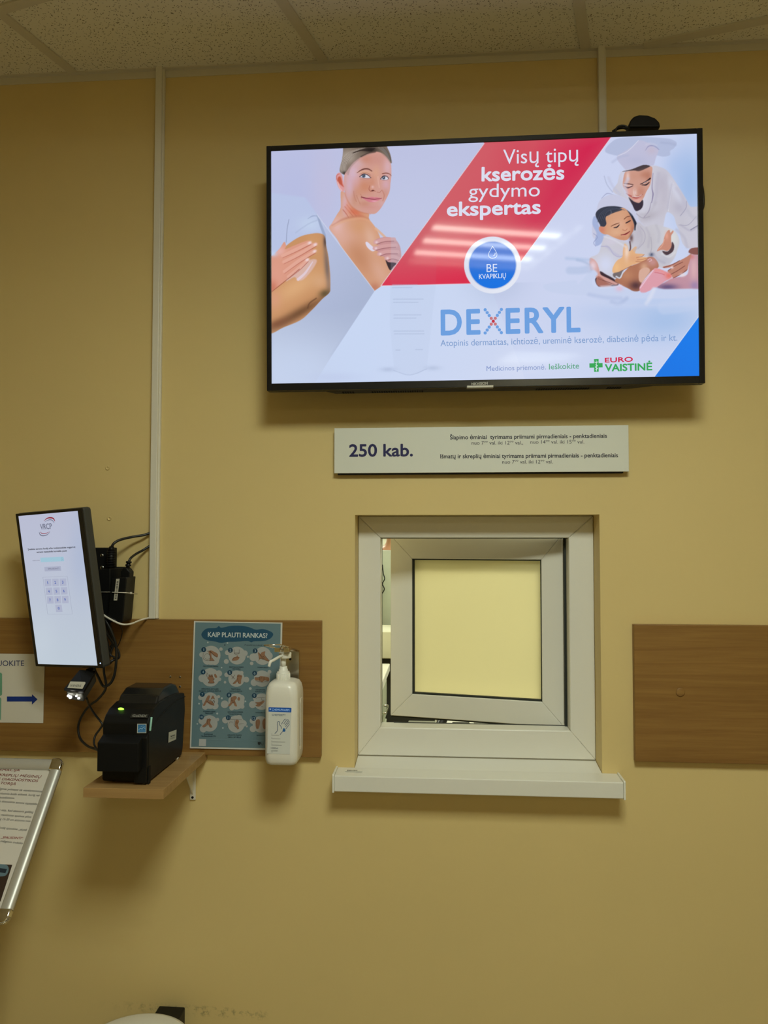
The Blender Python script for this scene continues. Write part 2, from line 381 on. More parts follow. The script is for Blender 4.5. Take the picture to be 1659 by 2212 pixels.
M_LAB = mat('pale_green_lab_wall', (.74, .74, .60), .6, nscale=3, namt=.03)
M_SCREW = mat('zinc_screw', (.75, .75, .72), .25, 1.)
M_PRINT = attr_mat('printed_ink', rough=.4)
M_PRINTG = attr_mat('laminated_print', rough=.35, coat=.5)
M_SCREEN = attr_mat('lit_screen', True, rough=.055, spec=.085, strength=.93)
# ------------------------------------------------------------------ room shell
CEIL = 2.674; WX0, WX1, WZ0, WZ1 = -.204, .368, .967, 1.565; WT = .17
XL, XR, YB = -2.6, 2.6, -4.4
def struct(mb, name, m, label=None): return mb.build(name, m, kind='structure', label=label)
w = MB()
xs = [XL, WX0, WX1, XR]; zs = [0, WZ0, WZ1, CEIL]
for i in range(3):
    for j in range(3):
        if i == 1 and j == 1: continue
        for y in (0, WT):
            w.add([(xs[i], y, zs[j]), (xs[i+1], y, zs[j]), (xs[i+1], y, zs[j+1]), (xs[i], y, zs[j+1])], [(0, 1, 2, 3)])
w.add([(WX0, 0, WZ0), (WX1, 0, WZ0), (WX1, 0, WZ1), (WX0, 0, WZ1), (WX0, WT, WZ0), (WX1, WT, WZ0), (WX1, WT, WZ1), (WX0, WT, WZ1)],
      [(0, 1, 5, 4), (1, 2, 6, 5), (2, 3, 7, 6), (3, 0, 4, 7)])
struct(w, 'wall_front', M_WALL)
struct(MB().box((XL-.1, YB, 0), (XL, 0, CEIL)), 'wall_left', M_WALL)
struct(MB().box((XR, YB, 0), (XR+.1, 0, CEIL)), 'wall_right', M_WALL)
struct(MB().box((XL-.1, YB-.1, 0), (XR+.1, YB, CEIL)), 'wall_back', M_WALL)
struct(MB().box((XL-.1, YB-.1, -.1), (XR+.1, WT, 0)), 'floor', M_FLOOR)
# ceiling with a recess cut out for each light fitting (centres in room coordinates)
gx = np.array([math.cos(G), -math.sin(G)]); gy = np.array([math.sin(G), math.cos(G)])   # along the cross bars / along the main bars
B3 = np.array([.348, 0.]); PITCH_X = .6066
GXL = [float(B3@gx)+PITCH_X*i for i in range(-8, 9)]                       # main bars
GYL = [.115, -.485]+[-1.244-.6*i for i in range(0, 6)]                     # cross bars
def cell(i, j): return gx*((GXL[i]+GXL[i+1])/2)+gy*((GYL[j]+GYL[j+1])/2)
LIGHTS = [(8, 2), (10, 6)]
def rectg(c, h=.3): return [c+gx*sx*h+gy*sy*h for sx, sy in ((-1, -1), (1, -1), (1, 1), (-1, 1))]
bm = bmesh.new()
vs = [bm.verts.new((x, y, CEIL)) for x, y in ((XL-.1, YB-.1), (XR+.1, YB-.1), (XR+.1, WT), (XL-.1, WT))]
outer = [bm.edges.new((vs[i], vs[(i+1) % 4])) for i in range(4)]; edges = list(outer)
LC = []
for a, b in LIGHTS:
    c = cell(a, b); LC.append(c)
    q = [bm.verts.new((p[0], p[1], CEIL)) for p in rectg(c)]
    edges += [bm.edges.new((q[i], q[(i+1) % 4])) for i in range(4)]
bmesh.ops.triangle_fill(bm, edges=edges, use_beauty=True, use_dissolve=False)
me = bpy.data.meshes.new('ceiling'); bm.to_mesh(me); bm.free(); me.materials.append(M_TILE)
o = bpy.data.objects.new('ceiling', me); COL.objects.link(o); tag(o, kind='structure')
# T bars
def bar(p, q, wd=.024, th=.004, z=CEIL):
    p = np.array(p, float); q = np.array(q, float); d = (q-p)/np.linalg.norm(q-p); n = np.array([-d[1], d[0]])*wd/2
    a = [(*(p-n), z-th), (*(q-n), z-th), (*(q+n), z-th), (*(p+n), z-th)]; b = [(x, y, z-.0002) for x, y, _ in a]
    return MB().hexa(a, b)
k = 0
def clipbar(p0, d, wd=.024, th=.004):
    """bar through p0 along d clipped to the room"""
    ts = []
    for lo, hi, i in ((XL, XR, 0), (YB, -.012, 1)):
        a, b = (lo-p0[i])/d[i], (hi-p0[i])/d[i]; ts.append((min(a, b), max(a, b)))
    t0 = max(t[0] for t in ts); t1 = min(t[1] for t in ts)
    if t1-t0 < .05: return None
    return bar(p0+d*t0, p0+d*t1, wd, th)
nt_ = 1
struct(MB().box((XL, -.012, CEIL-.003), (XR, 0, CEIL)).box((XL, -.0015, CEIL-.020), (XR, 0, CEIL)), 'trim_1', M_GRID); nt_ += 1
for g_ in GXL:
    mb = clipbar(gx*g_, gy)
    if mb is not None: struct(mb, 'trim_%d' % nt_, M_GRID); nt_ += 1
for g_ in GYL:
    mb = clipbar(gy*g_, gx, .024, .0048)
    if mb is not None: struct(mb, 'trim_%d' % nt_, M_GRID); nt_ += 1
# ------------------------------------------------------------------ recessed four-tube light fittings
M_TUBE = mat('lit_tube', (.9, .9, .85), .4, emit=(1, .97, .82), estr=3.5)
M_LOUV = mat('white_louvre', (.75, .73, .66), .35)
TINT = (.92, 1., .86)
def fitting(c, power, label, name='ceiling_light'):
    t = empty(name, (c[0], c[1], CEIL), label, 'ceiling light', 'recessed ceiling lights')
    R = Matrix.Rotation(-G, 4, 'Z'); T = Matrix.Translation((c[0], c[1], CEIL)) @ R
    h = .295; mb = MB()
    for lo, hi in (((-h, -h, .085), (h, h, .088)), ((-h, -h, 0), (-h+.003, h, .088)), ((h-.003, -h, 0), (h, h, .088)), ((-h, -h, 0), (h, -h+.003, .088)), ((-h, h-.003, 0), (h, h, .088))): mb.box(lo, hi, M=T)
    mb.build('housing', M_LOUV, t)
    for k in range(4):
        y = -.2325+.155*k
        p = T @ Vector((-.285, y, .045)); q = T @ Vector((.285, y, .045)); tb = MB().cyl(p, q, .013, 12).build('lamp_tube', M_TUBE, t)
        l = bpy.data.lights.new('tube_light', 'AREA'); l.shape = 'RECTANGLE'; l.size = .56; l.size_y = .05; l.energy = power/4; l.color = TINT
        lo = bpy.data.objects.new('tube_light', l); COL.objects.link(lo); lo.matrix_world = T @ Matrix.Translation((0, y, .028)); lo['kind'] = 'structure'
    return t
PW = 34.5
fitting(LC[0], PW, 'recessed four tube ceiling light nearest the television wall')
fitting(LC[1], PW*.38, 'unseen four tube ceiling light added for fill, farthest back on the right')  # weak fill light, added out of view as a second fitting
W_ = bpy.data.worlds.new('world'); S.world = W_; W_.use_nodes = True; W_.node_tree.nodes['Background'].inputs[0].default_value = (.9, .85, .6, 1); W_.node_tree.nodes['Background'].inputs[1].default_value = .02
# camera
cam = bpy.data.cameras.new('camera'); cam.sensor_fit = 'VERTICAL'; cam.sensor_height = 36.; cam.lens = FPX/IH*36.; cam.clip_start = .02
co = bpy.data.objects.new('camera', cam); COL.objects.link(co)
Rw = np.array([CM[0], CM[1], -CM[2]]).T
co.matrix_world = Matrix([[*Rw[0], EYE[0]], [*Rw[1], EYE[1]], [*Rw[2], EYE[2]], [0, 0, 0, 1]])
S.camera = co
S.view_settings.view_transform = 'Standard'; S.view_settings.look = 'None'; S.view_settings.gamma = 1; S.view_settings.exposure = 0; S.view_settings.use_curve_mapping = False
S.cycles.use_denoising = True; S.cycles.max_bounces = 8; S.cycles.diffuse_bounces = 5; S.cycles.caustics_reflective = False; S.cycles.caustics_refractive = False
# ------------------------------------------------------------------ service window
win = empty('window_1', ((WX0+WX1)/2, .07, WZ0), 'white plastic service window ajar in the yellow wall', 'window'); win['kind'] = 'structure'; del win['category']
FY = .068; FT = .055
def mitred(outer, inner, y0, y1, nm, parent, m, bev=.0025):
    """four mitred rails between two XZ rectangles; outer/inner: (x0,x1,z0,z1)"""
    X0, X1, Z0, Z1 = outer; x0, x1, z0, z1 = inner
    O = [(X0, Z0), (X1, Z0), (X1, Z1), (X0, Z1)]; I = [(x0, z0), (x1, z0), (x1, z1), (x0, z1)]
    out = []
    for i in range(4):
        a, b = O[i], O[(i+1) % 4]; c, d = I[(i+1) % 4], I[i]
        # hairline open mitre joint
        out.append(([a, b, c, d], nm[i]))
    res = []
    for prof, n in out:
        cx = sum(p[0] for p in prof)/4; cz = sum(p[1] for p in prof)/4
        mb = MB(); mb.prism(prof, y0, y1, 'y', bev=bev, seg=2); res.append((mb, n))
    return res
IX0, IX1, IZ0, IZ1 = -.1485, .3085, 1.049, 1.511
for mb, n in mitred((WX0+.0005, WX1-.0005, WZ0+.0135, WZ1-.0005), (IX0, IX1, IZ0, IZ1), FY, FY+FT, ['bottom_rail', 'side_rail', 'top_rail', 'side_rail'], win, M_FRAME):
    mb.build(n, M_FRAME, win)
# inner stop of the frame behind
M_GASK = mat('black_rubber_gasket', (.015, .02, .018), .6)
g = MB()
for lo, hi in (((IX0-.001, FY+FT-.004, IZ0-.002), (IX0+.0006, FY+FT+.001, IZ1)), ((IX1-.0055, FY+FT-.012, IZ0), (IX1+.001, FY+FT, IZ1)), ((IX0, FY+.02, IZ1-.0015), (IX1, FY+FT, IZ1+.001)), ((IX0+.03, FY+FT-.006, IZ0-.001), (IX1, FY+FT, IZ0+.0008))): g.box(lo, hi)
g.build('gasket', M_GASK, win)
# sash: a plane hinged at the right, swung into the room behind
HX, HY = .3025, FY+FT+.004
ang = math.atan2(.225-HY+.0, HX+.134); WS = math.hypot(HX+.134, .225-HY)
SX = np.array([math.cos(ang), -math.sin(ang), 0.])     # from free edge to hinge
SP = Plane((HX-SX[0]*WS, HY-SX[1]*WS, 0), SX, (0, 0, 1))      # front face of the sash, s=0 at the free edge
def spt(s_, z, off): return SP.O+SP.X*s_+np.array([0, 0, z])+SP.N*off
SZ0, SZ1 = 1.0425, 1.5185
def sprism(prof, o0, o1):
    bm = bmesh.new(); va = [bm.verts.new(spt(p[0], p[1], o0)) for p in prof]; vb = [bm.verts.new(spt(p[0], p[1], o1)) for p in prof]
    bm.faces.new(va); bm.faces.new(vb[::-1]); n = len(prof)
    for i in range(n): bm.faces.new((va[(i+1) % n], va[i], vb[i], vb[(i+1) % n]))
    bmesh.ops.recalc_face_normals(bm, faces=list(bm.faces)); bmesh.ops.bevel(bm, geom=list(bm.edges), offset=.002, segments=2, profile=.5, affect='EDGES')
    return MB().frombm(bm)
# glass opening from the photograph
q = [SP.st(889, 1207), SP.st(1168, 1209), SP.st(1172, 1522), SP.st(891, 1494)]
gx0 = (q[0][0]+q[3][0])/2; gx1 = (q[1][0]+q[2][0])/2; gz1 = (q[0][1]+q[1][1])/2; gz0 = (q[2][1]+q[3][1])/2
O = [(0, SZ0), (WS, SZ0), (WS, SZ1), (0, SZ1)]; I = [(gx0, gz0), (gx1, gz0), (gx1, gz1), (gx0, gz1)]
sm_ = MB()
for i in range(4):
    r_ = sprism([O[i], O[(i+1) % 4], I[(i+1) % 4], I[i]], 0, -.058); sm_.add(r_.v, r_.f)
sash = sm_.build('sash', M_FRAME, win)
gk = MB()
w_ = .0045
for a, b in (((gx0, gz0), (gx0+w_, gz1)), ((gx1-w_*.6, gz0), (gx1, gz1)), ((gx0, gz0), (gx1, gz0+w_)), ((gx0, gz1-w_*.7), (gx1, gz1))):
    gk.hexa([spt(a[0], a[1], -.004), spt(b[0], a[1], -.004), spt(b[0], b[1], -.004), spt(a[0], b[1], -.004)], [spt(a[0], a[1], -.014), spt(b[0], a[1], -.014), spt(b[0], b[1], -.014), spt(a[0], b[1], -.014)])
# seal lip under and beside the sash (dark line below the bottom rail)
for a, b in (((-.001, SZ0-.006), (WS, SZ0-.0005)),):
    gk.hexa([spt(a[0], a[1], -.012), spt(b[0], a[1], -.012), spt(b[0], b[1], -.012), spt(a[0], b[1], -.012)], [spt(a[0], a[1], -.03), spt(b[0], a[1], -.03), spt(b[0], b[1], -.03), spt(a[0], b[1], -.03)])
gk.build('sash_gasket', M_GASK, sash)
def pane_mat():
    m = bpy.data.materials.new('frosted_cream_glass'); m.use_nodes = True; nt = m.node_tree; N = nt.nodes; K = nt.links; N.remove(N['Principled BSDF'])
    out = N['Material Output']; tr = N.new('ShaderNodeBsdfTranslucent'); df = N.new('ShaderNodeBsdfDiffuse'); gl = N.new('ShaderNodeBsdfGlossy'); gl.inputs['Roughness'].default_value = .25
    tr.inputs['Color'].default_value = (.93, .88, .66, 1); df.inputs['Color'].default_value = (.74, .73, .52, 1)
    g_ = N.new('ShaderNodeNewGeometry'); n = N.new('ShaderNodeTexNoise'); n.inputs['Scale'].default_value = 4; K.new(g_.outputs['Position'], n.inputs['Vector'])
    mr = N.new('ShaderNodeMapRange'); mr.inputs['To Min'].default_value = .74; mr.inputs['To Max'].default_value = .80; K.new(n.outputs['Fac'], mr.inputs['Value'])
    m1 = N.new('ShaderNodeMixShader'); K.new(mr.outputs[0], m1.inputs[0]); K.new(df.outputs[0], m1.inputs[1]); K.new(tr.outputs[0], m1.inputs[2])
    m2 = N.new('ShaderNodeMixShader'); m2.inputs[0].default_value = .04; K.new(m1.outputs[0], m2.inputs[1]); K.new(gl.outputs[0], m2.inputs[2]); K.new(m2.outputs[0], out.inputs['Surface'])
    return m
MB().hexa([spt(gx0-.004, gz0-.004, -.016), spt(gx1+.004, gz0-.004, -.016), spt(gx1+.004, gz1+.004, -.016), spt(gx0-.004, gz1+.004, -.016)],
          [spt(gx0-.004, gz0-.004, -.020), spt(gx1+.004, gz0-.004, -.020), spt(gx1+.004, gz1+.004, -.020), spt(gx0-.004, gz1+.004, -.020)]).build('pane', pane_mat(), sash)
# metal strip of the hinge side
hb = MB().box((IX1-.0065, FY+FT-.004, IZ0+.004), (IX1-.004, FY+FT+.002, IZ1-.003)); hb.build('hinge_strip', M_STEEL, win)
# window board
SB = MB(); z1 = P(1034, 1683, -.062)[2]; z0 = P(1034, 1718, -.062)[2]
x0 = P(722, 1700, -.062)[0]; x1 = P(1347, 1710, -.062)[0]
x0, x1 = min(x0, x1), max(x0, x1)
SB.prism([(-.062, z0), (-.062, z1), (0, z1+.0015), (0, z0), (-.045, z0)], x0, x1, 'x', bev=.002)
SB.prism([(-.002, z0), (-.002, z1+.0014), (FY+.004, WZ0+.0125), (FY+.004, z0)], WX0+.001, WX1-.001, 'x')
sill = SB.build('window_sill', M_FRAME, win)
for a, b in ((x0-.0045, x0), (x1, x1+.0045)):
    MB().prism([(-.0645, z0-.002), (-.0645, z1+.001), (-.0615, z1+.0035), (0, z1+.004), (0, z0-.002)], a, b, 'x', bev=.0008).build('end_cap', M_WHITE, sill)
# bead of sealant / joint line between frame and board
MB().box((WX0+.002, FY-.0002, WZ0+.0118), (WX1-.002, FY+.004, WZ0+.0138)).build('sill_joint', mat('dark_joint_line', (.25, .22, .15), .8), win)
# folded barcode slip on the board
zz = z1+.0022
A = P(744, 1667, -.045); B = P(783, 1662, -.03)
slip = Art(Plane((A[0], -.03, zz), (1, .02, 0), (0, 1, .02)), conv=lambda c: lin(c))
sp_ = MB().box((A[0], -.034, zz-.0004), (A[0]+.040, -.022, zz+.0004)); so = sp_.build('paper_slip', mat('white_paper', (.8, .78, .70), .6), None, label='small white barcode slip lying on the left end of the window sill', cat='label')
b_ = MB(); x = A[0]+.004
for i in range(16):
    ww = random.choice((.0006, .001, .0015)); b_.box((x, -.031, zz+.0004), (x+ww, -.0245, zz+.0006)); x += ww+random.choice((.0006, .001))
b_.build('barcode', mat('black_ink', (.03, .03, .03), .6), so)
# ------------------------------------------------------------------ the room behind
BY = 5.2
struct(MB().box((-2.6, BY, 0), (2.6, BY+.1, 2.7)), 'wall_lab_back', M_LAB)
struct(MB().box((-2.7, WT, 0), (-2.6, BY, 2.7)), 'wall_lab_left', M_LAB)
struct(MB().box((2.6, WT, 0), (2.7, BY, 2.7)), 'wall_lab_right', M_LAB)
struct(MB().box((-2.6, WT, -.1), (2.6, BY, 0)), 'floor_lab', M_FLOOR)
struct(MB().box((-2.6, WT+.001, 2.7), (2.6, BY, 2.8)), 'ceiling_lab', mat('white_lab_ceiling', (.8, .78, .68), .7))
struct(MB().box((-1.6, BY-.035, 1.56), (-.15, BY-.001, 1.66)), 'trim_lab', mat('tan_wood_rail', (.45, .25, .08), .5))
for (x, y) in ((-1.2, 3.9), (.9, 1.5)):
    t = empty('ceiling_panel_light', (x, y, 2.7), 'square light panel on the ceiling of the room behind the window, %s' % ('left' if x < 0 else 'right'), 'ceiling light', 'lab ceiling lights')
    MB().box((x-.3, y-.3, 2.675), (x+.3, y+.3, 2.699), r=.004).build('panel_frame', M_WHITE, t)
    MB().box((x-.28, y-.28, 2.672), (x+.28, y+.28, 2.676)).build('diffuser', M_TUBE, t)
    l = bpy.data.lights.new('panel_light', 'AREA'); l.shape = 'SQUARE'; l.size = .56; l.energy = 46.; l.color = (.97, 1., .80)
    lo = bpy.data.objects.new('panel_light', l); COL.objects.link(lo); lo.location = (x, y, 2.668); lo['kind'] = 'structure'
# bench with drawers running away from the window
M_BENCH = mat('white_bench_top', (.86, .86, .76), .3)
M_CAB = mat('pale_green_cabinet', (.50, .53, .40), .45)
ben = empty('lab_bench', (-.72, 2.0, 0), 'white topped lab bench with drawer units seen through the window gap', 'bench')
MB().box((-1.30, .75, .862), (-.253, 1.98, .90), r=.004).build('worktop', M_BENCH, ben)
MB().box((-1.26, .83, 0), (-.31, 1.94, .08)).build('plinth', M_GREY, ben)
MB().box((-1.28, .80, .08), (-.285, 1.96, .858)).build('carcass', M_CAB, ben)
for iy in range(2):
    for iz, (a, b) in enumerate(((.66, .83), (.40, .64), (.12, .38))):
        y0 = .82+.57*iy; dr = MB().box((-.284, y0, a), (-.266, y0+.55, b), r=.003).build('drawer', M_CAB, ben)
        MB().tube([(-.266, y0+.2, (a+b)/2), (-.245, y0+.2, (a+b)/2), (-.240, y0+.275, (a+b)/2), (-.245, y0+.35, (a+b)/2), (-.266, y0+.35, (a+b)/2)], .005).build('handle', M_STEEL, dr)
cup = empty('white_cabinet', (-.6, 2.5, 0), 'white counter cabinet standing behind the lab bench', 'cabinet')
MB().box((-1.5, 2.10, .905), (.9, 2.42, 1.043), r=.004).build('drawer_row', mat('cream_cabinet', (.80, .80, .62), .45), cup)
MB().box((-1.48, 2.16, .10), (.88, 2.40, .905), r=.003).build('body', M_GREY, cup)  # dark grey paints in the shade of the recess below the drawers
MB().box((-1.48, 2.14, 0), (.88, 2.38, .10)).build('plinth', M_GREY, cup)
# low desk with telephone under the sash gap
dk = empty('desk', (.25, 1.6, 0), 'grey desk standing under the window in the back room', 'desk')
MB().box((-.16, 1.15, .60), (.9, 1.95, .63), r=.003).build('desk_top', mat('grey_desk_top', (.34, .34, .28), .4), dk)
for x, y in ((-.14, 1.18), (.86, 1.18), (-.14, 1.90), (.86, 1.90)): MB().box((x, y, 0), (x+.04, y+.04, .60)).build('leg', M_STEEL, dk)
ph = empty('desk_telephone', (.06, 1.7, .63), 'white desk telephone with black handset on the grey desk', 'telephone')
MB().prism([(1.62, .63), (1.80, .63), (1.80, .68), (1.62, .645)], -.03, .15, 'x', bev=.006).build('base', M_WHITE, ph)
MB().tube([(-.01, 1.64, .675), (.01, 1.70, .70), (.01, 1.76, .70), (-.01, 1.80, .685)], .02).build('handset', M_BLACK, ph)
MB().box((.05, 1.66, .66), (.13, 1.76, .672), r=.003).build('keypad', M_GREY, ph)
bsk = empty('paper_tray', (.30, 1.65, .63), 'dark open paper tray on the grey desk', 'tray')
MB().box((.22, 1.5, .63), (.48, 1.8, .636)).box((.22, 1.5, .63), (.225, 1.8, .68)).box((.475, 1.5, .63), (.48, 1.8, .68)).box((.22, 1.795, .63), (.48, 1.8, .68)).build('tray_body', M_BLACK, bsk)
# ------------------------------------------------------------------ staff member standing behind the cabinet (one continuous body)
def skin(name, nodes, edges, m, parent=None, sub=2, loc=(0, 0, 0)):
    me = bpy.data.meshes.new(name); me.from_pydata([n[0] for n in nodes], edges, []); o = bpy.data.objects.new(name, me); COL.objects.link(o)
    o.modifiers.new('skin', 'SKIN'); s_ = o.modifiers.new('sub', 'SUBSURF'); s_.levels = s_.render_levels = sub
    for i, n in enumerate(nodes):
        r = n[1]; me.skin_vertices[0].data[i].radius = (r, r) if not hasattr(r, '__len__') else r
    me.skin_vertices[0].data[0].use_root = True
    dg = bpy.context.evaluated_depsgraph_get(); dg.update(); nm = bpy.data.meshes.new_from_object(o.evaluated_get(dg))
    bpy.data.objects.remove(o); nm.materials.clear(); nm.materials.append(m)
    for p in nm.polygons: p.use_smooth = True
    o = bpy.data.objects.new(name, nm); COL.objects.link(o); o.parent = parent; return o
M_SKIN = mat('skin', (.62, .33, .21), .5, nscale=20, namt=.05)
M_COAT = mat('pale_mint_coat', (.50, .56, .47), .7, nscale=30, namt=.03, bump=.3, bscale=25)
M_TROU = mat('dark_trousers', (.04, .045, .06), .8)
M_HAIR = mat('brown_hair', (.06, .03, .015), .6)
PX, PY = -.272, 2.72
per = empty('person', (PX, PY, 0), 'person in a pale mint lab coat standing behind the window gap', 'person')
def V(x, y, z): return (x, y, z)
nodes = [(V(0, 0, .93), (.155, .11)), (V(0, 0, 1.10), (.135, .10)), (V(0, .0, 1.25), (.155, .11)), (V(0, 0, 1.38), (.13, .09)), (V(0, 0, 1.47), .056), (V(0, -.01, 1.53), .052),
         (V(0, -.02, 1.60), (.066, .078)), (V(0, -.02, 1.68), (.076, .09)), (V(0, -.01, 1.745), (.05, .06)),
         (V(-.165, 0, 1.40), .062), (V(-.235, -.01, 1.14), .045), (V(-.20, -.13, .98), .034), (V(.165, 0, 1.40), .062), (V(.235, -.01, 1.14), .045), (V(.20, -.13, .98), .034),
         (V(-.09, 0, .84), .085), (V(-.10, -.01, .48), .058), (V(-.10, .01, .10), .042), (V(-.10, -.10, .04), .038),
         (V(.09, 0, .84), .085), (V(.10, -.01, .48), .058), (V(.10, .01, .10), .042), (V(.10, -.10, .04), .038)]
edges = [(0, 1), (1, 2), (2, 3), (3, 4), (4, 5), (5, 6), (6, 7), (7, 8), (3, 9), (9, 10), (10, 11), (3, 12), (12, 13), (13, 14), (0, 15), (15, 16), (16, 17), (17, 18), (0, 19), (19, 20), (20, 21), (21, 22)]
# hands with five fingers
for sx, wi in ((-1, 11), (1, 14)):
    wx, wy, wz = nodes[wi][0]; k = len(nodes); nodes.append((V(wx-sx*.01, wy-.045, wz-.03), (.032, .018))); edges.append((wi, k))
    for j, (dx, ln) in enumerate(((-.03, .055), (-.010, .065), (.010, .06), (.028, .048))):
        a = len(nodes); nodes.append((V(wx-sx*.01+dx, wy-.085, wz-.045), .010)); nodes.append((V(wx-sx*.01+dx*1.1, wy-.085-ln*.6, wz-.06-ln*.35), .009)); edges += [(k, a), (a, a+1)]
    a = len(nodes); nodes.append((V(wx-sx*.045, wy-.05, wz-.03), .011)); nodes.append((V(wx-sx*.06, wy-.085, wz-.045), .009)); edges += [(k, a), (a, a+1)]
skin('body', nodes, edges, M_SKIN, per)
cn = [(V(0, 0, .80), (.185, .135)), (V(0, 0, 1.08), (.165, .125)), (V(0, 0, 1.26), (.18, .13)), (V(0, 0, 1.385), (.15, .105)), (V(0, 0, 1.445), (.075, .072)),
      (V(-.17, 0, 1.405), .078), (V(-.238, -.01, 1.14), .062), (V(-.212, -.10, 1.01), .052), (V(.17, 0, 1.405), .078), (V(.238, -.01, 1.14), .062), (V(.212, -.10, 1.01), .052)]
skin('coat', cn, [(0, 1), (1, 2), (2, 3), (3, 4), (3, 5), (5, 6), (6, 7), (3, 8), (8, 9), (9, 10)], M_COAT, per)
skin('trousers', [(V(0, 0, .90), (.165, .12)), (V(-.09, 0, .80), .098), (V(-.10, 0, .48), .075), (V(-.10, .01, .12), .062), (V(.09, 0, .80), .098), (V(.10, 0, .48), .075), (V(.10, .01, .12), .062)],
     [(0, 1), (1, 2), (2, 3), (0, 4), (4, 5), (5, 6)], M_TROU, per)
h = MB(); h.sphere((0, .012, 1.715), (.092, .108, .092)); h.sphere((0, .055, 1.64), (.075, .06, .09)); hb_ = h.build('hair', M_HAIR, per); 
for v in hb_.data.vertices: v.co += Vector((PX, PY, 0))
M_EYE = mat('dark_eye', (.03, .02, .02), .3)
for sx in (-1, 1):
    for nm, c_, r_, mm in (('eye', (sx*.03, -.092, 1.685), (.012, .008, .007), M_EYE), ('ear', (sx*.079, -.005, 1.665), (.010, .02, .03), M_SKIN)):
        q_ = MB(); q_.sphere((c_[0]+PX, c_[1]+PY, c_[2]), r_); q_.build(nm, mm, per)
n_ = MB(); n_.sphere((0, -.11, 1.655), (.013, .018, .02)); n_ = n_.build('nose', M_SKIN, per)
for v in n_.data.vertices: v.co += Vector((PX, PY, 0))
mo = MB(); mo.sphere((0, -.098, 1.62), (.024, .008, .006)); mo = mo.build('mouth', mat('lips', (.45, .14, .12), .5), per)
for v in mo.data.vertices: v.co += Vector((PX, PY, 0))
# pen loop / tube on the chest
st = MB().tube([(-.066, -.118, 1.37), (-.060, -.130, 1.32), (-.052, -.137, 1.29), (-.064, -.137, 1.26), (-.054, -.137, 1.23), (-.070, -.130, 1.20), (-.09, -.12, 1.18)], .003).build('tubing', M_BLACK, per)
for v in st.data.vertices: v.co += Vector((PX, PY, 0))

# ------------------------------------------------------------------ television
TVB = .026
TP = Plane((.089, -.123, 2.124), (1, 0, .003), (-.003*math.cos(TVB), -math.sin(TVB), math.cos(TVB)))
tv = empty('television', (.09, -.05, 1.85), 'wall mounted flat television showing a red and white skin cream advert', 'television')
def st_rect(pl, c): q = [pl.st(*p) for p in c]; return ((q[0][0]+q[3][0])/2, (q[1][0]+q[2][0])/2, (q[2][1]+q[3][1])/2, (q[0][1]+q[1][1])/2)   # s0,s1,t0,t1 from TL TR BR BL
s0, s1, t0, t1 = st_rect(TP, [(586, 327), (1505, 289), (1510, 812), (587, 829)])
S0, S1, T0, T1 = st_rect(TP, [(575.5, 317), (1517, 276.5), (1523, 827), (577, 846)])
def pbox(pl, a, b, o0, o1, mb=None, r=0.):
    """box on a plane: a,b opposite (s,t) corners, o0..o1 offsets along the outward normal"""
    mb = mb or MB(); M = Matrix([[pl.X[0], pl.N[0], pl.Z[0], pl.O[0]], [pl.X[1], pl.N[1], pl.Z[1], pl.O[1]], [pl.X[2], pl.N[2], pl.Z[2], pl.O[2]], [0, 0, 0, 1]])
    return mb.box((min(a[0], b[0]), min(o0, o1), min(a[1], b[1])), (max(a[0], b[0]), max(o0, o1), max(a[1], b[1])), r=r, M=M)
bz = MB()
for a, b in (((S0, T0), (s0, T1)), ((s1, T0), (S1, T1)), ((s0, t1), (s1, T1)), ((s0, T0), (s1, t0))): pbox(TP, a, b, -.012, .0025, bz, r=.0012)
bz.build('bezel', mat('gloss_black_bezel', (.008, .008, .009), .22), tv)
cs = MB(); pbox(TP, (S0, T0), (S1, T1), -.022, -.003, cs, r=.002)
pbox(TP, (S0+.003, T0+.001), (S1-.003, T1-.02), -.030, -.020, cs, r=.004)
lower = TP.st(718, 846)[0]; upper = TP.st(1372, 835)[0]
prof = [(lower-.018, -.028), (lower, -.058), (upper, -.058), (upper+.045, -.028)]
# deeper rear box: trapezoid in plan
def plan(pl, prof, ta, tb, mb):
    a = [pl.p3((s_, ta), o_) for s_, o_ in prof]; b = [pl.p3((s_, tb), o_) for s_, o_ in prof]; return mb.hexa(a, b)
plan(TP, prof, T0+.001, T0+.36, cs)
rear = cs.build('rear_housing', mat('tv_black_plastic', (.018, .017, .016), .5, bump=.1, bscale=700), tv)
# ventilation slots on the underside
def slots(u0, u1, n, name='vent'):
    mb = MB(); a = TP.st(u0, 850)[0]; b = TP.st(u1, 850)[0]; w_ = (b-a)/n
    for i in range(n):
        x = a+w_*i
        for j in range(2):
            o0 = -.034-.010*j; pbox(TP, (x, T0-.0002), (x+w_*.62, T0+.0012), o0, o0-.007, mb)
    mb.build(name, mat('vent_black', (.002, .002, .002), .9), rear)
slots(735, 762, 5); slots(800, 915, 22); slots(1163, 1282, 22); slots(1320, 1352, 6)
sc = Raster(TP, (s0, t0), (s1, t1), 800, 450, (195, 203, 232))
A_ = Z(720, 320, 10.37); B_ = Z(585, 450, 5.53); C_ = Z(1260, 290, 6.636); D_ = Z(1240, 480, 6.144); F_ = Z(560, 280, 3.815); H_ = Z(820, 270, 3.95)
FULL = [(560, 260), (1530, 260), (1530, 850), (560, 850)]
F0 = sc.mask(FULL, 1)
sc.grad(F0, (700, 330), (194, 199, 232), (700, 800), (200, 213, 240))
sc.blob((640, 430), (90, 120), (186, 192, 232), .7); sc.blob((900, 480), (90, 120), (200, 205, 236), .6); sc.blob((700, 400), (30, 90), (200, 196, 226), .6)
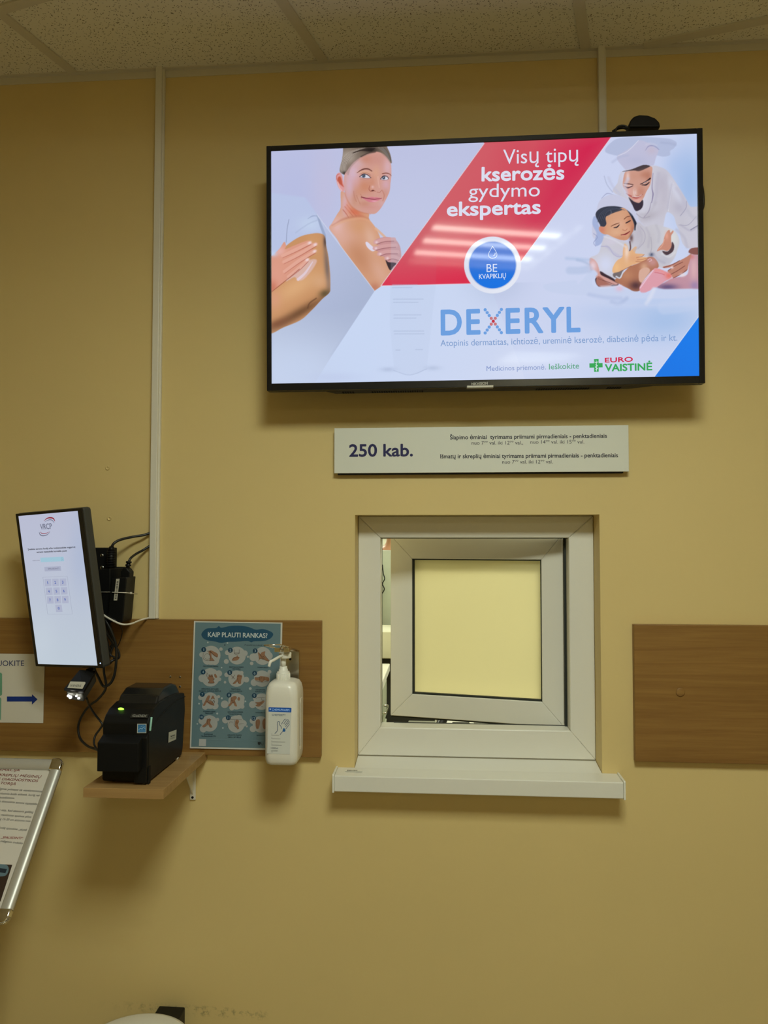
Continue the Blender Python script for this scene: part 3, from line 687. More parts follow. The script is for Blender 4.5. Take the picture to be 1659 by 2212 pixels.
# --- woman looking over her shoulder
hair = sc.fill(A_((255, -90), (560, -120), (900, -120), (1150, -90), (1225, 20), (1270, 120), (1300, 240), (1305, 340), (1230, 300), (1100, 160), (800, 130), (600, 220), (450, 330), (330, 480), (300, 600), (230, 590), (150, 530), (150, 430), (190, 280), (215, 130)), (120, 105, 92), sm=4)
sc.blob(A_((330, 200))[0], (18, 16), (196, 184, 172), .75, clip=hair); sc.blob(A_((200, 420))[0], (7, 16), (176, 166, 158), .8, clip=hair)
for i in range(15):
    t = i/14
    p = [(165+t*130, 480+t*60), (180+t*130, 330+t*30), (260+t*150, 180+t*20), (430+t*150, 60+t*20), (700+t*60, -10+t*40)]
    sc.stroke(A_(*p), [1.3, 1.2, .9, .8], (214, 202, 190) if i % 3 == 0 else ((96, 84, 78) if i % 3 == 1 else (168, 154, 142)), .65, clip=hair)
for i in range(9):
    t = i/8
    sc.stroke(A_((430+t*180, 110-t*70), (620+t*160, 60-t*60), (850+t*90, 70-t*70)), 1.6, (44, 34, 32) if i % 2 else (84, 70, 62), .8, clip=hair)
for i in range(8):
    t = i/7
    sc.stroke(A_((1010+t*110, -10), (1110+t*80, 60), (1210+t*40, 170), (1270+t*20, 280)), 1.1, (60, 54, 52) if i % 2 else (176, 170, 164), .75, clip=hair)
sc.blob(A_((840, 40))[0], (15, 6), (30, 24, 24), .8, clip=hair); sc.blob(A_((250, 560))[0], (5, 4), (50, 44, 44), .8, clip=hair)
neck = sc.fill(F_((680, 500), (672, 640), (640, 700), (600, 770), (578, 815), (640, 900), (700, 1000), (800, 1130), (900, 1260), (950, 1330), (975, 1330), (1010, 1282), (1093, 1160), (1065, 1090), (1040, 1050), (1000, 900), (960, 810), (905, 735), (900, 690), (800, 640)), (216, 160, 128), sm=4)
sc.blob(F_((700, 900))[0], (28, 26), (226, 178, 165), .8, clip=neck); sc.blob(F_((640, 790))[0], (16, 22), (232, 190, 190), .8, clip=neck)
sc.blob(F_((830, 800))[0], (18, 16), (212, 155, 112), .6, clip=neck); sc.blob(F_((830, 1050))[0], (22, 40), (198, 138, 104), .8, clip=neck, ang=-.6)
sc.blob(F_((1000, 1180))[0], (16, 34), (222, 172, 150), .8, clip=neck, ang=-.5); sc.blob(F_((950, 1300))[0], (12, 10), (190, 120, 96), .7, clip=neck)
sc.blob(F_((920, 900))[0], (12, 26), (226, 182, 160), .8, clip=neck, ang=-.3); sc.blob(F_((710, 620))[0], (8, 26), (218, 182, 196), .9, clip=neck)
sc.stroke(F_((960, 815), (1010, 860), (1050, 900)), 5, (226, 180, 150), .9)
for a, b, c in (((690, 660), (715, 690), (738, 725)), ((705, 635), (745, 680), (775, 715)), ((722, 620), (765, 670), (802, 712))):
    sc.stroke(F_(a, b, c), [1.6, 2.2, 1], (168, 92, 78), .75); sc.stroke(F_((a[0]+9, a[1]), (b[0]+9, b[1]), (c[0]+8, c[1])), 1.6, (236, 176, 158), .6)
sc.blob(F_((790, 680))[0], (18, 9), (214, 112, 82), .85, clip=neck, ang=.5); sc.blob(F_((730, 640))[0], (6, 16), (224, 150, 130), .7, clip=neck)
sc.stroke(F_((600, 790), (680, 745), (760, 722), (840, 716), (905, 738)), [1, 4, 6, 5, 2], (190, 118, 92), .55, clip=neck, fe=2.2)
sc.stroke(F_((610, 800), (690, 758), (770, 738), (850, 732), (915, 760), (960, 830)), [3, 5, 5, 4, 3], (226, 170, 134), .6, clip=neck, fe=2)
face = sc.fill(A_((250, 600), (330, 480), (450, 330), (600, 215), (780, 120), (950, 80), (1100, 120), (1210, 220), (1285, 340), (1300, 480), (1298, 640), (1278, 800), (1262, 960), (1190, 1130), (1100, 1290), (1020, 1400), (930, 1470), (830, 1470), (660, 1440), (500, 1370), (380, 1260), (290, 1100), (255, 950), (235, 800)), (214, 160, 148), sm=4)
for c, r, col, a in (((450, 560), (13, 22), (216, 186, 206), .9), ((380, 850), (12, 26), (214, 180, 200), .9), ((560, 330), (14, 10), (212, 178, 186), .8), ((760, 250), (16, 10), (200, 135, 110), .7), ((980, 260), (20, 14), (206, 148, 138), .8), ((1220, 420), (9, 20), (220, 180, 190), .8), ((700, 860), (20, 16), (206, 138, 108), .85), ((560, 980), (10, 14), (208, 148, 118), .6),
    ((1180, 820), (9, 14), (216, 172, 186), .8), ((960, 900), (10, 12), (214, 160, 148), .7), ((920, 1330), (18, 8), (222, 170, 170), .7), ((500, 1230), (14, 14), (214, 165, 145), .7), ((700, 1250), (14, 7), (200, 140, 118), .7), ((960, 560), (8, 16), (222, 168, 140), .7), ((1090, 1240), (7, 9), (214, 174, 180), .6), ((700, 540), (15, 3), (226, 176, 140), .8)):
    sc.blob(A_(c)[0], r, col, a, clip=face)
for l in (((300, 560), (340, 430), (450, 300), (600, 200)), ((330, 590), (370, 450), (470, 330), (580, 240)), ((600, 210), (760, 140), (930, 95)), ((1090, 115), (1190, 200), (1275, 320))):
    sc.stroke(A_(*l), [2, 3, 2.4, 1.5], (150, 128, 120), .55, fe=1.6)
sc.stroke(A_((620, 190), (780, 115), (940, 85)), 2.2, (60, 46, 42), .7, fe=1.2)
ear = sc.fill(A_((60, 640), (90, 570), (150, 550), (200, 620), (215, 700), (240, 850), (250, 940), (200, 980), (130, 900), (80, 780)), (224, 158, 158), sm=4)
sc.fill(A_((90, 720), (110, 650), (160, 640), (190, 720), (205, 800), (235, 870), (200, 850), (130, 790)), (196, 92, 72), sm=4, fe=1.2); sc.stroke(A_((70, 700), (80, 610), (130, 580)), 1.4, (200, 110, 110))
sc.stroke(A_((100, 760), (140, 880), (190, 950)), 2.0, (238, 190, 186))
sc.stroke(A_((255, 960), (290, 1110), (380, 1270), (500, 1375), (660, 1445), (830, 1475)), [1, 2, 2.4, 2.4, 1.4], (196, 118, 92), .5, fe=1.4)
for c, r, col, a in (((870, 760), (7, 14), (206, 140, 112), .55), ((520, 760), (8, 14), (218, 168, 172), .5), ((1160, 1000), (6, 10), (204, 150, 134), .6), ((860, 1330), (20, 6), (206, 142, 130), .5), ((480, 1130), (6, 16), (196, 136, 112), .5)): sc.blob(A_(c)[0], r, col, a, clip=face)
def eye(c0, c1, up, lo, iris, r):
    pts = [c0, up[0], up[1], c1, lo[1], lo[0]]
    sc.fill(closed(A_(*pts), 5), (222, 220, 232), .35)
    M = sc.mask(closed(A_(*pts), 5), .35); ic = A_(iris)[0]
    d = np.hypot(sc.u-ic[0], sc.v-ic[1]); sc.put(M*np.clip((r-d)/.7+.5, 0, 1), (92, 108, 130)); sc.put(M*np.clip((r*.45-d)/.6+.5, 0, 1), (25, 25, 35))
    sc.blob((ic[0]-.7, ic[1]-.8), (.8, .8), (240, 240, 250), .9)
    sc.stroke(A_(c0, up[0], up[1], c1), [1.4, 1.8, 1.2], (52, 28, 40)); sc.stroke(A_(c0, lo[0], lo[1], c1), [1.0, .8, .8], (110, 62, 70), .8)
eye((590, 640), (845, 668), ((680, 578), (775, 605)), ((650, 665), (770, 675)), (680, 620), 4.2)
eye((1060, 690), (1240, 680), ((1120, 625), (1200, 635)), ((1110, 712), (1200, 712)), (1130, 665), 3.6)
sc.stroke(A_((530, 555), (610, 500), (700, 465), (790, 470), (865, 515)), [.8, 2.6, 3.0, 1.8], (98, 52, 46), .9); sc.stroke(A_((1100, 572), (1180, 560), (1250, 575), (1300, 620)), [2.0, 2.2, 1.0], (130, 74, 60), .9)
sc.stroke(A_((600, 585), (690, 545), (790, 570), (830, 610)), 1.0, (140, 80, 66), .6)
sc.stroke(A_((600, 690), (700, 712), (800, 700)), 1.4, (186, 128, 120), .5)
sc.stroke(A_((815, 840), (800, 920), (840, 965), (890, 945), (945, 970)), [.8, 1.4, 2.4, 1], (150, 76, 60), .75); sc.fill(A_((850, 950), (890, 938), (920, 950), (880, 968)), (92, 34, 34), .5, sm=3)
sc.stroke(A_((980, 985), (1040, 990), (1085, 940)), 1.2, (170, 105, 90), .7); sc.stroke(A_((1000, 640), (1010, 780), (1030, 880)), 2.2, (232, 184, 168), .6); sc.blob(A_((880, 870))[0], (3, 3), (236, 196, 196), .7)
sc.fill(A_((630, 1095), (740, 1110), (860, 1090), (920, 1105), (960, 1100), (1085, 1125), (990, 1180), (900, 1215), (790, 1200), (700, 1150)), (214, 128, 142), .6, sm=4)
sc.stroke(A_((628, 1095), (720, 1118), (900, 1145), (1000, 1135), (1085, 1122)), [2.2, 1.6, 1.2, .8], (110, 34, 48), .9); sc.blob(A_((920, 1190))[0], (6, 1.6), (238, 180, 196), .8)
for l in (((455, 960), (470, 1080), (520, 1200)), ((520, 1060), (560, 1160), (600, 1250)), ((600, 1030), (630, 1070), (625, 1140))): sc.stroke(A_(*l), 1.2, (172, 104, 84), .45)
sc.stroke(A_((1100, 950), (1140, 1060), (1110, 1180)), 1.8, (186, 116, 96), .6)
# her hand with cream
sc.fill(F_((875, 935), (890, 925), (930, 960), (960, 985), (935, 1003), (895, 975)), (226, 220, 240), .5, sm=4)
hand = sc.fill(F_((950, 915), (985, 895), (1050, 885), (1115, 900), (1155, 950), (1168, 1010), (1165, 1060), (1110, 1140), (1075, 1150), (1045, 1090), (1045, 1055), (985, 1035), (980, 1005), (945, 990), (950, 970), (1000, 955), (950, 940)), (204, 150, 152), sm=4)
sc.fill(F_((1035, 1055), (1060, 1090), (1110, 1095), (1130, 1105), (1105, 1130), (1080, 1160), (1055, 1120)), (58, 44, 50), .6, sm=3)
for q in (((955, 928), (1030, 908), (1110, 905)), ((950, 978), (1030, 962), (1125, 955)), ((985, 1025), (1050, 1008), (1140, 1010)), ((1045, 1060), (1100, 1050), (1150, 1065))):
    sc.stroke(F_(*q), [8, 9, 9], (216, 164, 164), .95, clip=None); sc.stroke(F_((q[0][0]+15, q[0][1]+16), (q[1][0], q[1][1]+16), (q[2][0], q[2][1]+14)), 1.4, (140, 84, 92), .8)
    sc.blob(F_((q[0][0]+12, q[0][1]))[0], (3, 2.4), (240, 214, 220), .95)
# --- left photo: grey blue background wedge, sleeve, arm and hand
wedge = sc.fill(F_((60, 600), (400, 610), (475, 700), (950, 1330), (1003, 1292), (600, 1870), (500, 2200), (60, 2200)), (186, 196, 222), .5)
sc.grad(sc.mask(F_((60, 560), (370, 560), (475, 700), (950, 1330), (975, 1330), (610, 1860), (60, 1860)), .5), (600, 480), (194, 203, 236), (790, 640), (174, 186, 216))
sc.grad(sc.mask(F_((90, 1500), (870, 1500), (600, 1880), (560, 2120), (90, 2120)), 10), (700, 670), (178, 190, 219), (640, 820), (204, 216, 240))
slv = sc.fill(F_((90, 520), (380, 560), (475, 700), (520, 775), (552, 880), (500, 850), (420, 852), (330, 878), (260, 915), (225, 950), (150, 1000), (60, 1050), (60, 520)), (190, 202, 236), sm=0, fe=3)
sc.blob(F_((420, 780))[0], (26, 16), (200, 216, 242), .8, clip=slv)
sc.fill(F_((470, 700), (500, 740), (550, 870), (552, 940), (530, 880), (500, 800)), (158, 172, 205), fe=1)
sc.stroke(F_((245, 740), (230, 820), (222, 930)), 1.4, (140, 150, 180), .8); sc.stroke(F_((400, 735), (440, 712), (480, 712)), [1, 3, 2], (150, 165, 200), .6); sc.stroke(F_((300, 850), (400, 780), (480, 745)), 3, (168, 182, 215), .4)
arm = sc.fill(F_((225, 955), (330, 885), (430, 858), (500, 855), (540, 880), (552, 960), (570, 1050), (583, 1180), (586, 1300), (576, 1345), (520, 1395), (430, 1490), (340, 1570), (200, 1630), (90, 1680), (50, 1600), (50, 1300), (60, 1080), (160, 1030)), (206, 150, 104), sm=5, fe=.9)
for c, r, col, a, an in (((300, 1300), (60, 22), (226, 176, 128), .9, -.55), ((440, 950), (16, 24), (214, 160, 112), .8, 0), ((560, 1150), (6, 60), (112, 100, 100), .8, -.08), ((330, 1510), (75, 11), (112, 76, 50), .9, -.52), ((540, 1350), (12, 9), (92, 78, 52), .9, -.3), ((150, 1600), (28, 9), (128, 78, 52), .8, -.35), ((500, 1250), (18, 16), (222, 176, 138), .6, 0), ((120, 1400), (16, 22), (222, 160, 130), .8, 0), ((545, 920), (4, 12), (60, 50, 55), .8, 0)):
    sc.blob(F_(c)[0], r, col, a, clip=arm, ang=an)
sc.stroke(F_((400, 1470), (415, 1430), (470, 1390)), 3, (100, 66, 46), .6, clip=arm)
sc.fill(F_((240, 1190), (330, 1120), (430, 1070), (475, 1080), (440, 1150), (370, 1230), (320, 1245), (290, 1215), (220, 1250)), (226, 192, 192), 1.5, a=.75, sm=4)
sc.stroke(F_((320, 1235), (380, 1180), (440, 1090)), [6, 5, 2], (232, 214, 228), .8)
hb2 = sc.fill(F_((60, 1080), (104, 1040), (165, 985), (205, 925), (222, 960), (215, 985), (300, 950), (400, 915), (430, 935), (470, 930), (478, 950), (430, 985), (470, 990), (460, 1015), (380, 1060), (410, 1060), (405, 1080), (330, 1140), (230, 1230), (104, 1330), (60, 1340)), (224, 158, 136), sm=4)
sc.blob(F_((140, 1200))[0], (18, 28), (228, 162, 142), .8, clip=hb2); sc.blob(F_((170, 1000))[0], (12, 10), (236, 180, 172), .9, clip=hb2); sc.blob(F_((110, 1300))[0], (10, 14), (206, 120, 96), .8, clip=hb2)
for q in (((190, 1040), (300, 990), (420, 930)), ((200, 1090), (320, 1030), (465, 945)), ((205, 1170), (330, 1080), (460, 1000)), ((240, 1210), (330, 1140), (400, 1070))):
    sc.stroke(F_(*q), [6, 8, 6], (234, 176, 158), .8); sc.stroke(F_(*[(x+4, y+17) for x, y in q]), [.8, 1.4, 1.8], (178, 96, 84), .7)
    sc.blob(F_((q[2][0]-4, q[2][1]+3))[0], (4.2, 3), (244, 222, 226), .95, ang=-.5)
sc.stroke(F_((104, 1335), (230, 1235), (330, 1150)), 1.6, (150, 74, 60), .7); sc.blob((590, 548), (8, 6), (200, 215, 245), .9)
sc.stroke(F_((475, 700), (950, 1330)), 1.1, (226, 230, 246), .8, sm=False)
# --- white lower field
wf = sc.mask(F_((950, 1330), (1010, 1288), (1300, 1280), (3800, 1220), (3800, 2150), (420, 2150), (600, 1860)), .6)
sc.grad(wf, (850, 640), (206, 221, 250), (1200, 800), (214, 222, 248)); sc.blob((640, 800), (90, 60), (202, 216, 244), .8); sc.blob((720, 815), (60, 10), (196, 208, 240), .6)
# --- right photo
rp = sc.mask([(1318, 290), (1530, 280), (1530, 860), (1150, 860), (1060, 620), (1127, 562)], .5)
sc.grad(rp, (1200, 450), (200, 208, 240), (1330, 620), (203, 214, 243)); sc.grad(rp, (1150, 700), (214, 222, 250), (1160, 760), (212, 222, 250), .6)
sc.blob((1490, 400), (40, 90), (160, 190, 235), .9, clip=rp); sc.blob((1460, 360), (26, 30), (170, 195, 238), .5, clip=rp)
sc.blob((1430, 690), (90, 45), (162, 193, 236), .8, clip=rp); sc.blob((1320, 680), (90, 28), (190, 207, 242), .7, clip=rp)
# towel turban
tw = (184, 186, 222)
sc.fill(C_((310, 230), (420, 100), (560, 50), (900, 40), (1200, 60), (1300, 90), (1340, 130), (1300, 200), (1245, 240), (1240, 300), (1150, 320), (1050, 300), (900, 250), (600, 310), (400, 290)), (180, 190, 222), 1.2, a=.85, sm=4)
tm = sc.fill(C_((480, 330), (600, 240), (720, 160), (800, 90), (900, 110), (1030, 190), (1080, 230), (1040, 340), (1000, 450), (890, 435), (780, 470), (640, 520), (560, 460)), (196, 196, 224), 1, sm=4)
sc.blob(C_((980, 230))[0], (12, 10), (200, 190, 212), .9, clip=tm); sc.stroke(C_((890, 230), (940, 170), (1020, 170), (1085, 220)), [1, 2.5, 1.5], (150, 150, 190), .8); sc.stroke(C_((500, 310), (640, 240), (790, 90)), 1.6, (222, 224, 242), .8)
sc.blob(C_((760, 380))[0], (22, 10), (186, 188, 218), .6, clip=tm)
# robe
robe = sc.fill(C_((540, 540), (490, 700), (420, 820), (600, 920), (700, 1010), (760, 1130), (800, 1260), (850, 1394), (860, 1500), (1000, 1480), (1120, 1420), (1180, 1150), (1230, 1120), (1300, 1180), (1330, 1280), (1380, 1400), (1420, 1560), (1520, 1640), (1700, 1600), (1700, 1080), (1540, 1040), (1480, 940), (1420, 840), (1300, 650), (1200, 520), (1100, 470), (990, 450), (700, 500)), (206, 204, 218), 1, sm=3)
for c, r, col, a, an in (((1130, 700), (14, 28), (188, 182, 200), .7, .2), ((1390, 1040), (16, 16), (184, 180, 198), .8, 0), ((1150, 960), (14, 36), (196, 190, 204), .6, .15), ((900, 700), (10, 60), (222, 220, 236), .6, .1), ((1420, 1270), (14, 14), (200, 198, 210), .6, 0), ((940, 1180), (22, 9), (184, 178, 190), .8, -.4), ((640, 700), (12, 30), (216, 220, 244), .9, -.3), ((1310, 800), (8, 34), (214, 216, 234), .8, -.5)):
    sc.blob(C_(c)[0], r, col, a, clip=robe, ang=an)
for l, w_, col in ((((1000, 560), (985, 760), (1000, 860), (980, 980)), [1, 1.5, 2.5, 1.5], (120, 110, 150)), (((970, 980), (940, 1100), (870, 1190)), [1, 2, 1.5], (150, 140, 165)), (((1480, 960), (1470, 1060), (1390, 1170)), 1.2, (150, 148, 175)), (((1540, 1370), (1640, 1310)), 2, (110, 110, 140)), (((1370, 1300), (1500, 1300), (1620, 1180)), 1.4, (165, 162, 185)), (((1290, 700), (1250, 900), (1220, 1100)), 1.4, (230, 230, 240)), (((260, 920), (340, 850), (440, 870)), [1, 2, 1], (160, 165, 200)), (((300, 600), (340, 720), (420, 830)), 2, (178, 185, 215)), (((760, 1140), (850, 1200), (950, 1180)), 2, (170, 165, 182))):
    sc.stroke(C_(*l), w_, col, .8)
# mother's face
fm = sc.fill(C_((590, 560), (640, 530), (780, 510), (900, 460), (985, 470), (985, 560), (960, 720), (900, 830), (860, 920), (800, 985), (730, 965), (650, 890), (600, 800), (565, 720)), (212, 160, 144), sm=4)
sc.fill(C_((560, 535), (700, 500), (860, 440), (960, 455), (900, 490), (800, 530), (720, 520)), (74, 62, 66), .8, sm=3); sc.blob(C_((640, 600))[0], (4, 9), (244, 224, 224), .8, clip=fm)
for c, r, col, a in (((880, 580), (12, 9), (192, 130, 108), .8), ((730, 600), (12, 10), (206, 150, 130), .6), ((650, 820), (8, 10), (228, 170, 164), .8), ((740, 840), (4, 8), (244, 222, 218), .9), ((830, 820), (9, 12), (196, 132, 112), .7), ((770, 940), (10, 5), (232, 180, 172), .8), ((930, 600), (6, 10), (180, 118, 98), .6)):
    sc.blob(C_(c)[0], r, col, a, clip=fm)
sc.stroke(C_((820, 715), (900, 680), (960, 632)), [1.5, 3, 3], (40, 26, 36)); sc.stroke(C_((840, 725), (900, 725), (945, 690)), [1.5, 3.2, 1.8], (48, 36, 46)); sc.stroke(C_((860, 705), (930, 668)), 1.2, (236, 214, 210), .9)
sc.stroke(C_((590, 705), (640, 710), (715, 722)), [1, 2, 1.2], (70, 44, 50)); sc.stroke(C_((595, 745), (640, 768), (710, 740)), [1.2, 2.4, 1.2], (64, 46, 60)); sc.stroke(C_((575, 720), (640, 738), (690, 735)), 1.4, (236, 214, 214), .9)
sc.stroke(C_((615, 850), (700, 895), (770, 910), (850, 860)), [1.2, 3.2, 3.4, 1.2], (172, 82, 78), .9); sc.stroke(C_((700, 890), (780, 898), (835, 868)), 1.6, (238, 224, 224), .7); sc.stroke(C_((700, 925), (770, 930), (830, 900)), 1.6, (214, 130, 124), .8)
sc.stroke(C_((740, 790), (745, 870), (800, 880)), 1, (176, 106, 92), .6)
sc.fill(C_((650, 905), (720, 960), (800, 985), (850, 940), (860, 1000), (830, 1070), (750, 1100), (700, 1010)), (58, 48, 62), .8, sm=3)
# child
hood = sc.fill(C_((180, 1130), (230, 960), (340, 880), (440, 865), (560, 900), (680, 990), (740, 1110), (800, 1230), (860, 1300), (900, 1400), (860, 1560), (700, 1600), (500, 1560), (250, 1520), (140, 1480), (130, 1300)), (204, 206, 230), 1, sm=4)
sc.fill(C_((130, 1290), (150, 1180), (200, 1200), (230, 1330), (330, 1420), (260, 1560), (180, 1600), (170, 1500), (190, 1420)), (170, 184, 224), 1.2, sm=4)
hc = sc.fill(C_((175, 1150), (250, 1060), (400, 1030), (560, 1050), (680, 1130), (740, 1220), (770, 1300), (730, 1400), (300, 1400), (240, 1300)), (58, 62, 78), .8, sm=4)
cf = sc.fill(D_((330, 90), (345, 55), (400, 60), (430, 20), (420, -60), (470, -120), (560, -150), (640, -190), (700, -160), (760, -60), (795, 30), (790, 100), (750, 180), (700, 235), (620, 235), (520, 200), (450, 165), (400, 160), (350, 130)), (216, 160, 126), sm=4)
for c, r, col, a in (((600, 20), (18, 12), (226, 176, 150), .8), ((560, 140), (16, 10), (228, 180, 146), .8), ((730, 40), (9, 14), (220, 158, 124), .7), ((740, -40), (8, 12), (190, 120, 92), .6), ((690, 100), (8, 7), (226, 170, 140), .8), ((640, 210), (16, 6), (206, 140, 110), .7), ((370, 100), (7, 9), (212, 128, 108), .8), ((600, -90), (18, 12), (220, 166, 134), .7), ((780, 120), (5, 16), (170, 96, 76), .6)):
    sc.blob(D_(c)[0], r, col, a, clip=cf)
sc.stroke(C_((330, 1160), (420, 1110), (540, 1080)), [5, 7, 4], (58, 62, 78), .9); sc.stroke(C_((390, 1080), (400, 1130), (360, 1180)), 1, (150, 150, 165), .6)
sc.stroke(D_((490, 55), (540, 30), (600, 10)), [1, 2, 1.2], (120, 74, 56)); sc.stroke(D_((530, 72), (570, 65), (600, 35)), [1.4, 2.8, 1.6], (40, 34, 46)); sc.stroke(D_((690, 10), (720, -5), (745, -20)), 2.4, (44, 36, 46)); sc.stroke(D_((665, -40), (700, -70), (740, -80)), 1.6, (116, 70, 54))
sc.stroke(D_((625, 168), (680, 160), (740, 122)), [1.4, 3.2, 1.4], (122, 40, 44)); sc.stroke(D_((640, 172), (690, 168), (735, 140)), 1.2, (214, 130, 120), .9); sc.stroke(D_((645, 100), (680, 112), (705, 90)), 1.4, (178, 110, 86), .8)
# child's robe, arms, legs
cr = sc.fill(D_((360, 310), (400, 190), (450, 180), (560, 230), (680, 260), (740, 280), (760, 180), (850, 0), (940, 60), (1050, 30), (1200, 60), (1340, 120), (1400, 250), (1370, 370), (1330, 480), (1240, 580), (1130, 600), (1000, 470), (900, 480), (640, 640), (640, 760), (520, 740), (350, 650), (200, 490), (320, 420)), (206, 204, 214), 1.2, sm=3)
for c, r, col, a in (((480, 260), (16, 8), (214, 208, 226), .8), ((860, 150), (12, 24), (190, 184, 198), .7), ((1000, 260), (16, 30), (196, 192, 200), .7), ((1300, 220), (16, 26), (226, 228, 226), .8), ((1200, 500), (16, 12), (190, 190, 206), .7), ((420, 560), (22, 24), (216, 222, 248), .95), ((1030, 430), (5, 4), (70, 80, 110), .9), ((600, 380), (14, 10), (210, 204, 220), .6)):
    sc.blob(D_(c)[0], r, col, a, clip=cr)
for l, w_, col in ((((360, 320), (460, 330), (520, 420), (600, 460), (690, 420)), 1.6, (172, 168, 205)), (((880, 60), (940, 150), (930, 260), (850, 350)), 1.4, (172, 166, 186)), (((1020, 200), (1030, 330), (1010, 430)), 1.4, (170, 166, 180)), (((740, 260), (750, 330), (740, 380)), 3, (84, 52, 52)), (((260, 150), (310, 200), (260, 270), (290, 320)), 1.2, (140, 148, 190))): sc.stroke(D_(*l), w_, col, .8)
sc.fill(D_((280, 760), (330, 690), (350, 650), (420, 690), (520, 745), (590, 810), (560, 850), (420, 860), (320, 850)), (62, 44, 52), 1, sm=3)
thigh = sc.fill(D_((640, 690), (740, 590), (860, 540), (960, 470), (1050, 465), (1110, 530), (1120, 600), (1040, 640), (980, 700), (900, 800), (880, 900), (800, 920), (720, 880), (620, 830), (540, 770)), (178, 118, 92), 1, sm=4)
sc.blob(D_((1040, 530))[0], (12, 10), (204, 150, 148), .9, clip=thigh); sc.blob(D_((820, 840))[0], (14, 10), (80, 50, 58), .9, clip=thigh); sc.blob(D_((700, 700))[0], (14, 12), (196, 138, 106), .8, clip=thigh); sc.blob(D_((930, 600))[0], (8, 10), (226, 180, 150), .8, clip=thigh)
sc.fill(D_((870, 640), (960, 600), (1010, 640), (960, 720), (900, 800), (860, 760)), (220, 176, 158), 1, sm=4)
sc.fill(D_((1100, 860), (1200, 800), (1320, 740), (1480, 710), (1520, 640), (1520, 500), (1560, 430), (1640, 440), (1700, 500), (1700, 890), (1500, 890), (1240, 895)), (198, 150, 166), 1.2, sm=3)
sc.blob(D_((1590, 620))[0], (9, 30), (224, 180, 186), .9); sc.blob(D_((1240, 860))[0], (22, 7), (88, 74, 120), .8); sc.blob(D_((1600, 840))[0], (10, 10), (150, 130, 180), .7); sc.blob(D_((1560, 460))[0], (6, 5), (214, 130, 130), .8)
ft = sc.fill(D_((870, 900), (880, 840), (960, 740), (1040, 640), (1080, 610), (1150, 625), (1230, 660), (1300, 690), (1280, 740), (1200, 790), (1100, 860), (1000, 910), (910, 945)), (226, 162, 176), .8, sm=4)
for x, y in ((1090, 640), (1130, 640), (1170, 655), (1205, 675)): sc.blob(D_((x, y))[0], (3.4, 3), (236, 150, 150), .9)
sc.blob(D_((1260, 710))[0], (8, 7), (232, 122, 110), .95); sc.stroke(D_((1070, 665), (1150, 680), (1200, 700)), 1.2, (200, 90, 100), .8); sc.stroke(D_((880, 870), (960, 760), (1050, 640)), 2.4, (240, 208, 226), .8)
# child's forearm and hand
fa = sc.fill(D_((510, 660), (520, 590), (570, 510), (640, 460), (650, 370), (670, 285), (710, 320), (725, 385), (760, 370), (810, 325), (835, 340), (810, 410), (900, 420), (935, 435), (860, 460), (960, 465), (960, 490), (860, 540), (760, 575), (640, 640), (560, 680)), (232, 180, 134), .8, sm=4)
sc.blob(D_((700, 400))[0], (5, 16), (246, 220, 206), .9, clip=fa); sc.blob(D_((800, 480))[0], (14, 8), (226, 168, 128), .8, clip=fa); sc.blob(D_((560, 600))[0], (8, 12), (244, 196, 140), .8, clip=fa); sc.stroke(D_((530, 690), (600, 660), (760, 580)), 1.4, (150, 86, 60), .8)
for l in (((830, 470), (900, 455), (930, 430)), ((840, 500), (900, 495), (960, 480)), ((820, 520), (890, 525), (950, 510))): sc.stroke(D_(*l), 1.4, (176, 108, 84), .7)
sc.stroke(D_((980, 500), (1010, 485), (1030, 505), (1000, 520)), 1.6, (238, 200, 216), .8)
sc.fill(D_((520, 680), (600, 660), (655, 640), (620, 740), (530, 730)), (120, 110, 112), 1, sm=3); sc.stroke(D_((560, 720), (610, 740), (650, 660)), 3, (222, 224, 236), .9)
# mother's hands
sc.fill(D_((1100, 385), (1130, 330), (1180, 270), (1200, 190), (1240, 115), (1270, 105), (1280, 140), (1310, 110), (1320, 130), (1290, 180), (1290, 260), (1300, 330), (1240, 380), (1190, 370), (1150, 370)), (206, 144, 124), .8, sm=3)
sc.fill(D_((1170, 380), (1240, 390), (1290, 330), (1300, 260), (1330, 310), (1310, 390), (1220, 440)), (80, 62, 70), .8, sm=3); sc.blob(D_((1230, 180))[0], (4, 8), (236, 170, 150), .8); sc.stroke(D_((1120, 360), (1170, 310), (1200, 230)), 1.4, (236, 180, 160), .8)
sc.fill(D_((1180, 590), (1290, 560), (1420, 500), (1510, 450), (1560, 420), (1520, 560), (1500, 640), (1420, 690), (1320, 740), (1290, 690), (1240, 650), (1300, 600), (1200, 610)), (194, 134, 116), .8, sm=3)
for l in (((1190, 600), (1290, 570), (1400, 510)), ((1250, 640), (1340, 580), (1440, 530)), ((1290, 690), (1380, 640), (1470, 580)), ((1320, 740), (1420, 690), (1500, 630))): sc.stroke(D_(*l), 1.6, (116, 62, 58), .75)
sc.blob(D_((1300, 600))[0], (3.4, 3), (246, 228, 232), .9); sc.blob(D_((1440, 700))[0], (6, 4), (240, 220, 224), .9); sc.fill(D_((1520, 400), (1560, 345), (1700, 340), (1700, 420), (1600, 430)), (140, 90, 84), .8, sm=3)
sc.fill(D_((205, 490), (260, 490), (310, 550), (340, 650), (360, 700), (440, 740), (540, 790), (585, 820), (500, 830), (400, 790), (330, 760), (280, 720), (220, 640)), (214, 160, 152), 1, sm=4)
sc.blob(D_((250, 580))[0], (9, 12), (236, 214, 226), .9); sc.fill(D_((300, 740), (340, 720), (440, 800), (500, 850), (360, 860), (300, 820)), (172, 112, 100), 1, sm=3)
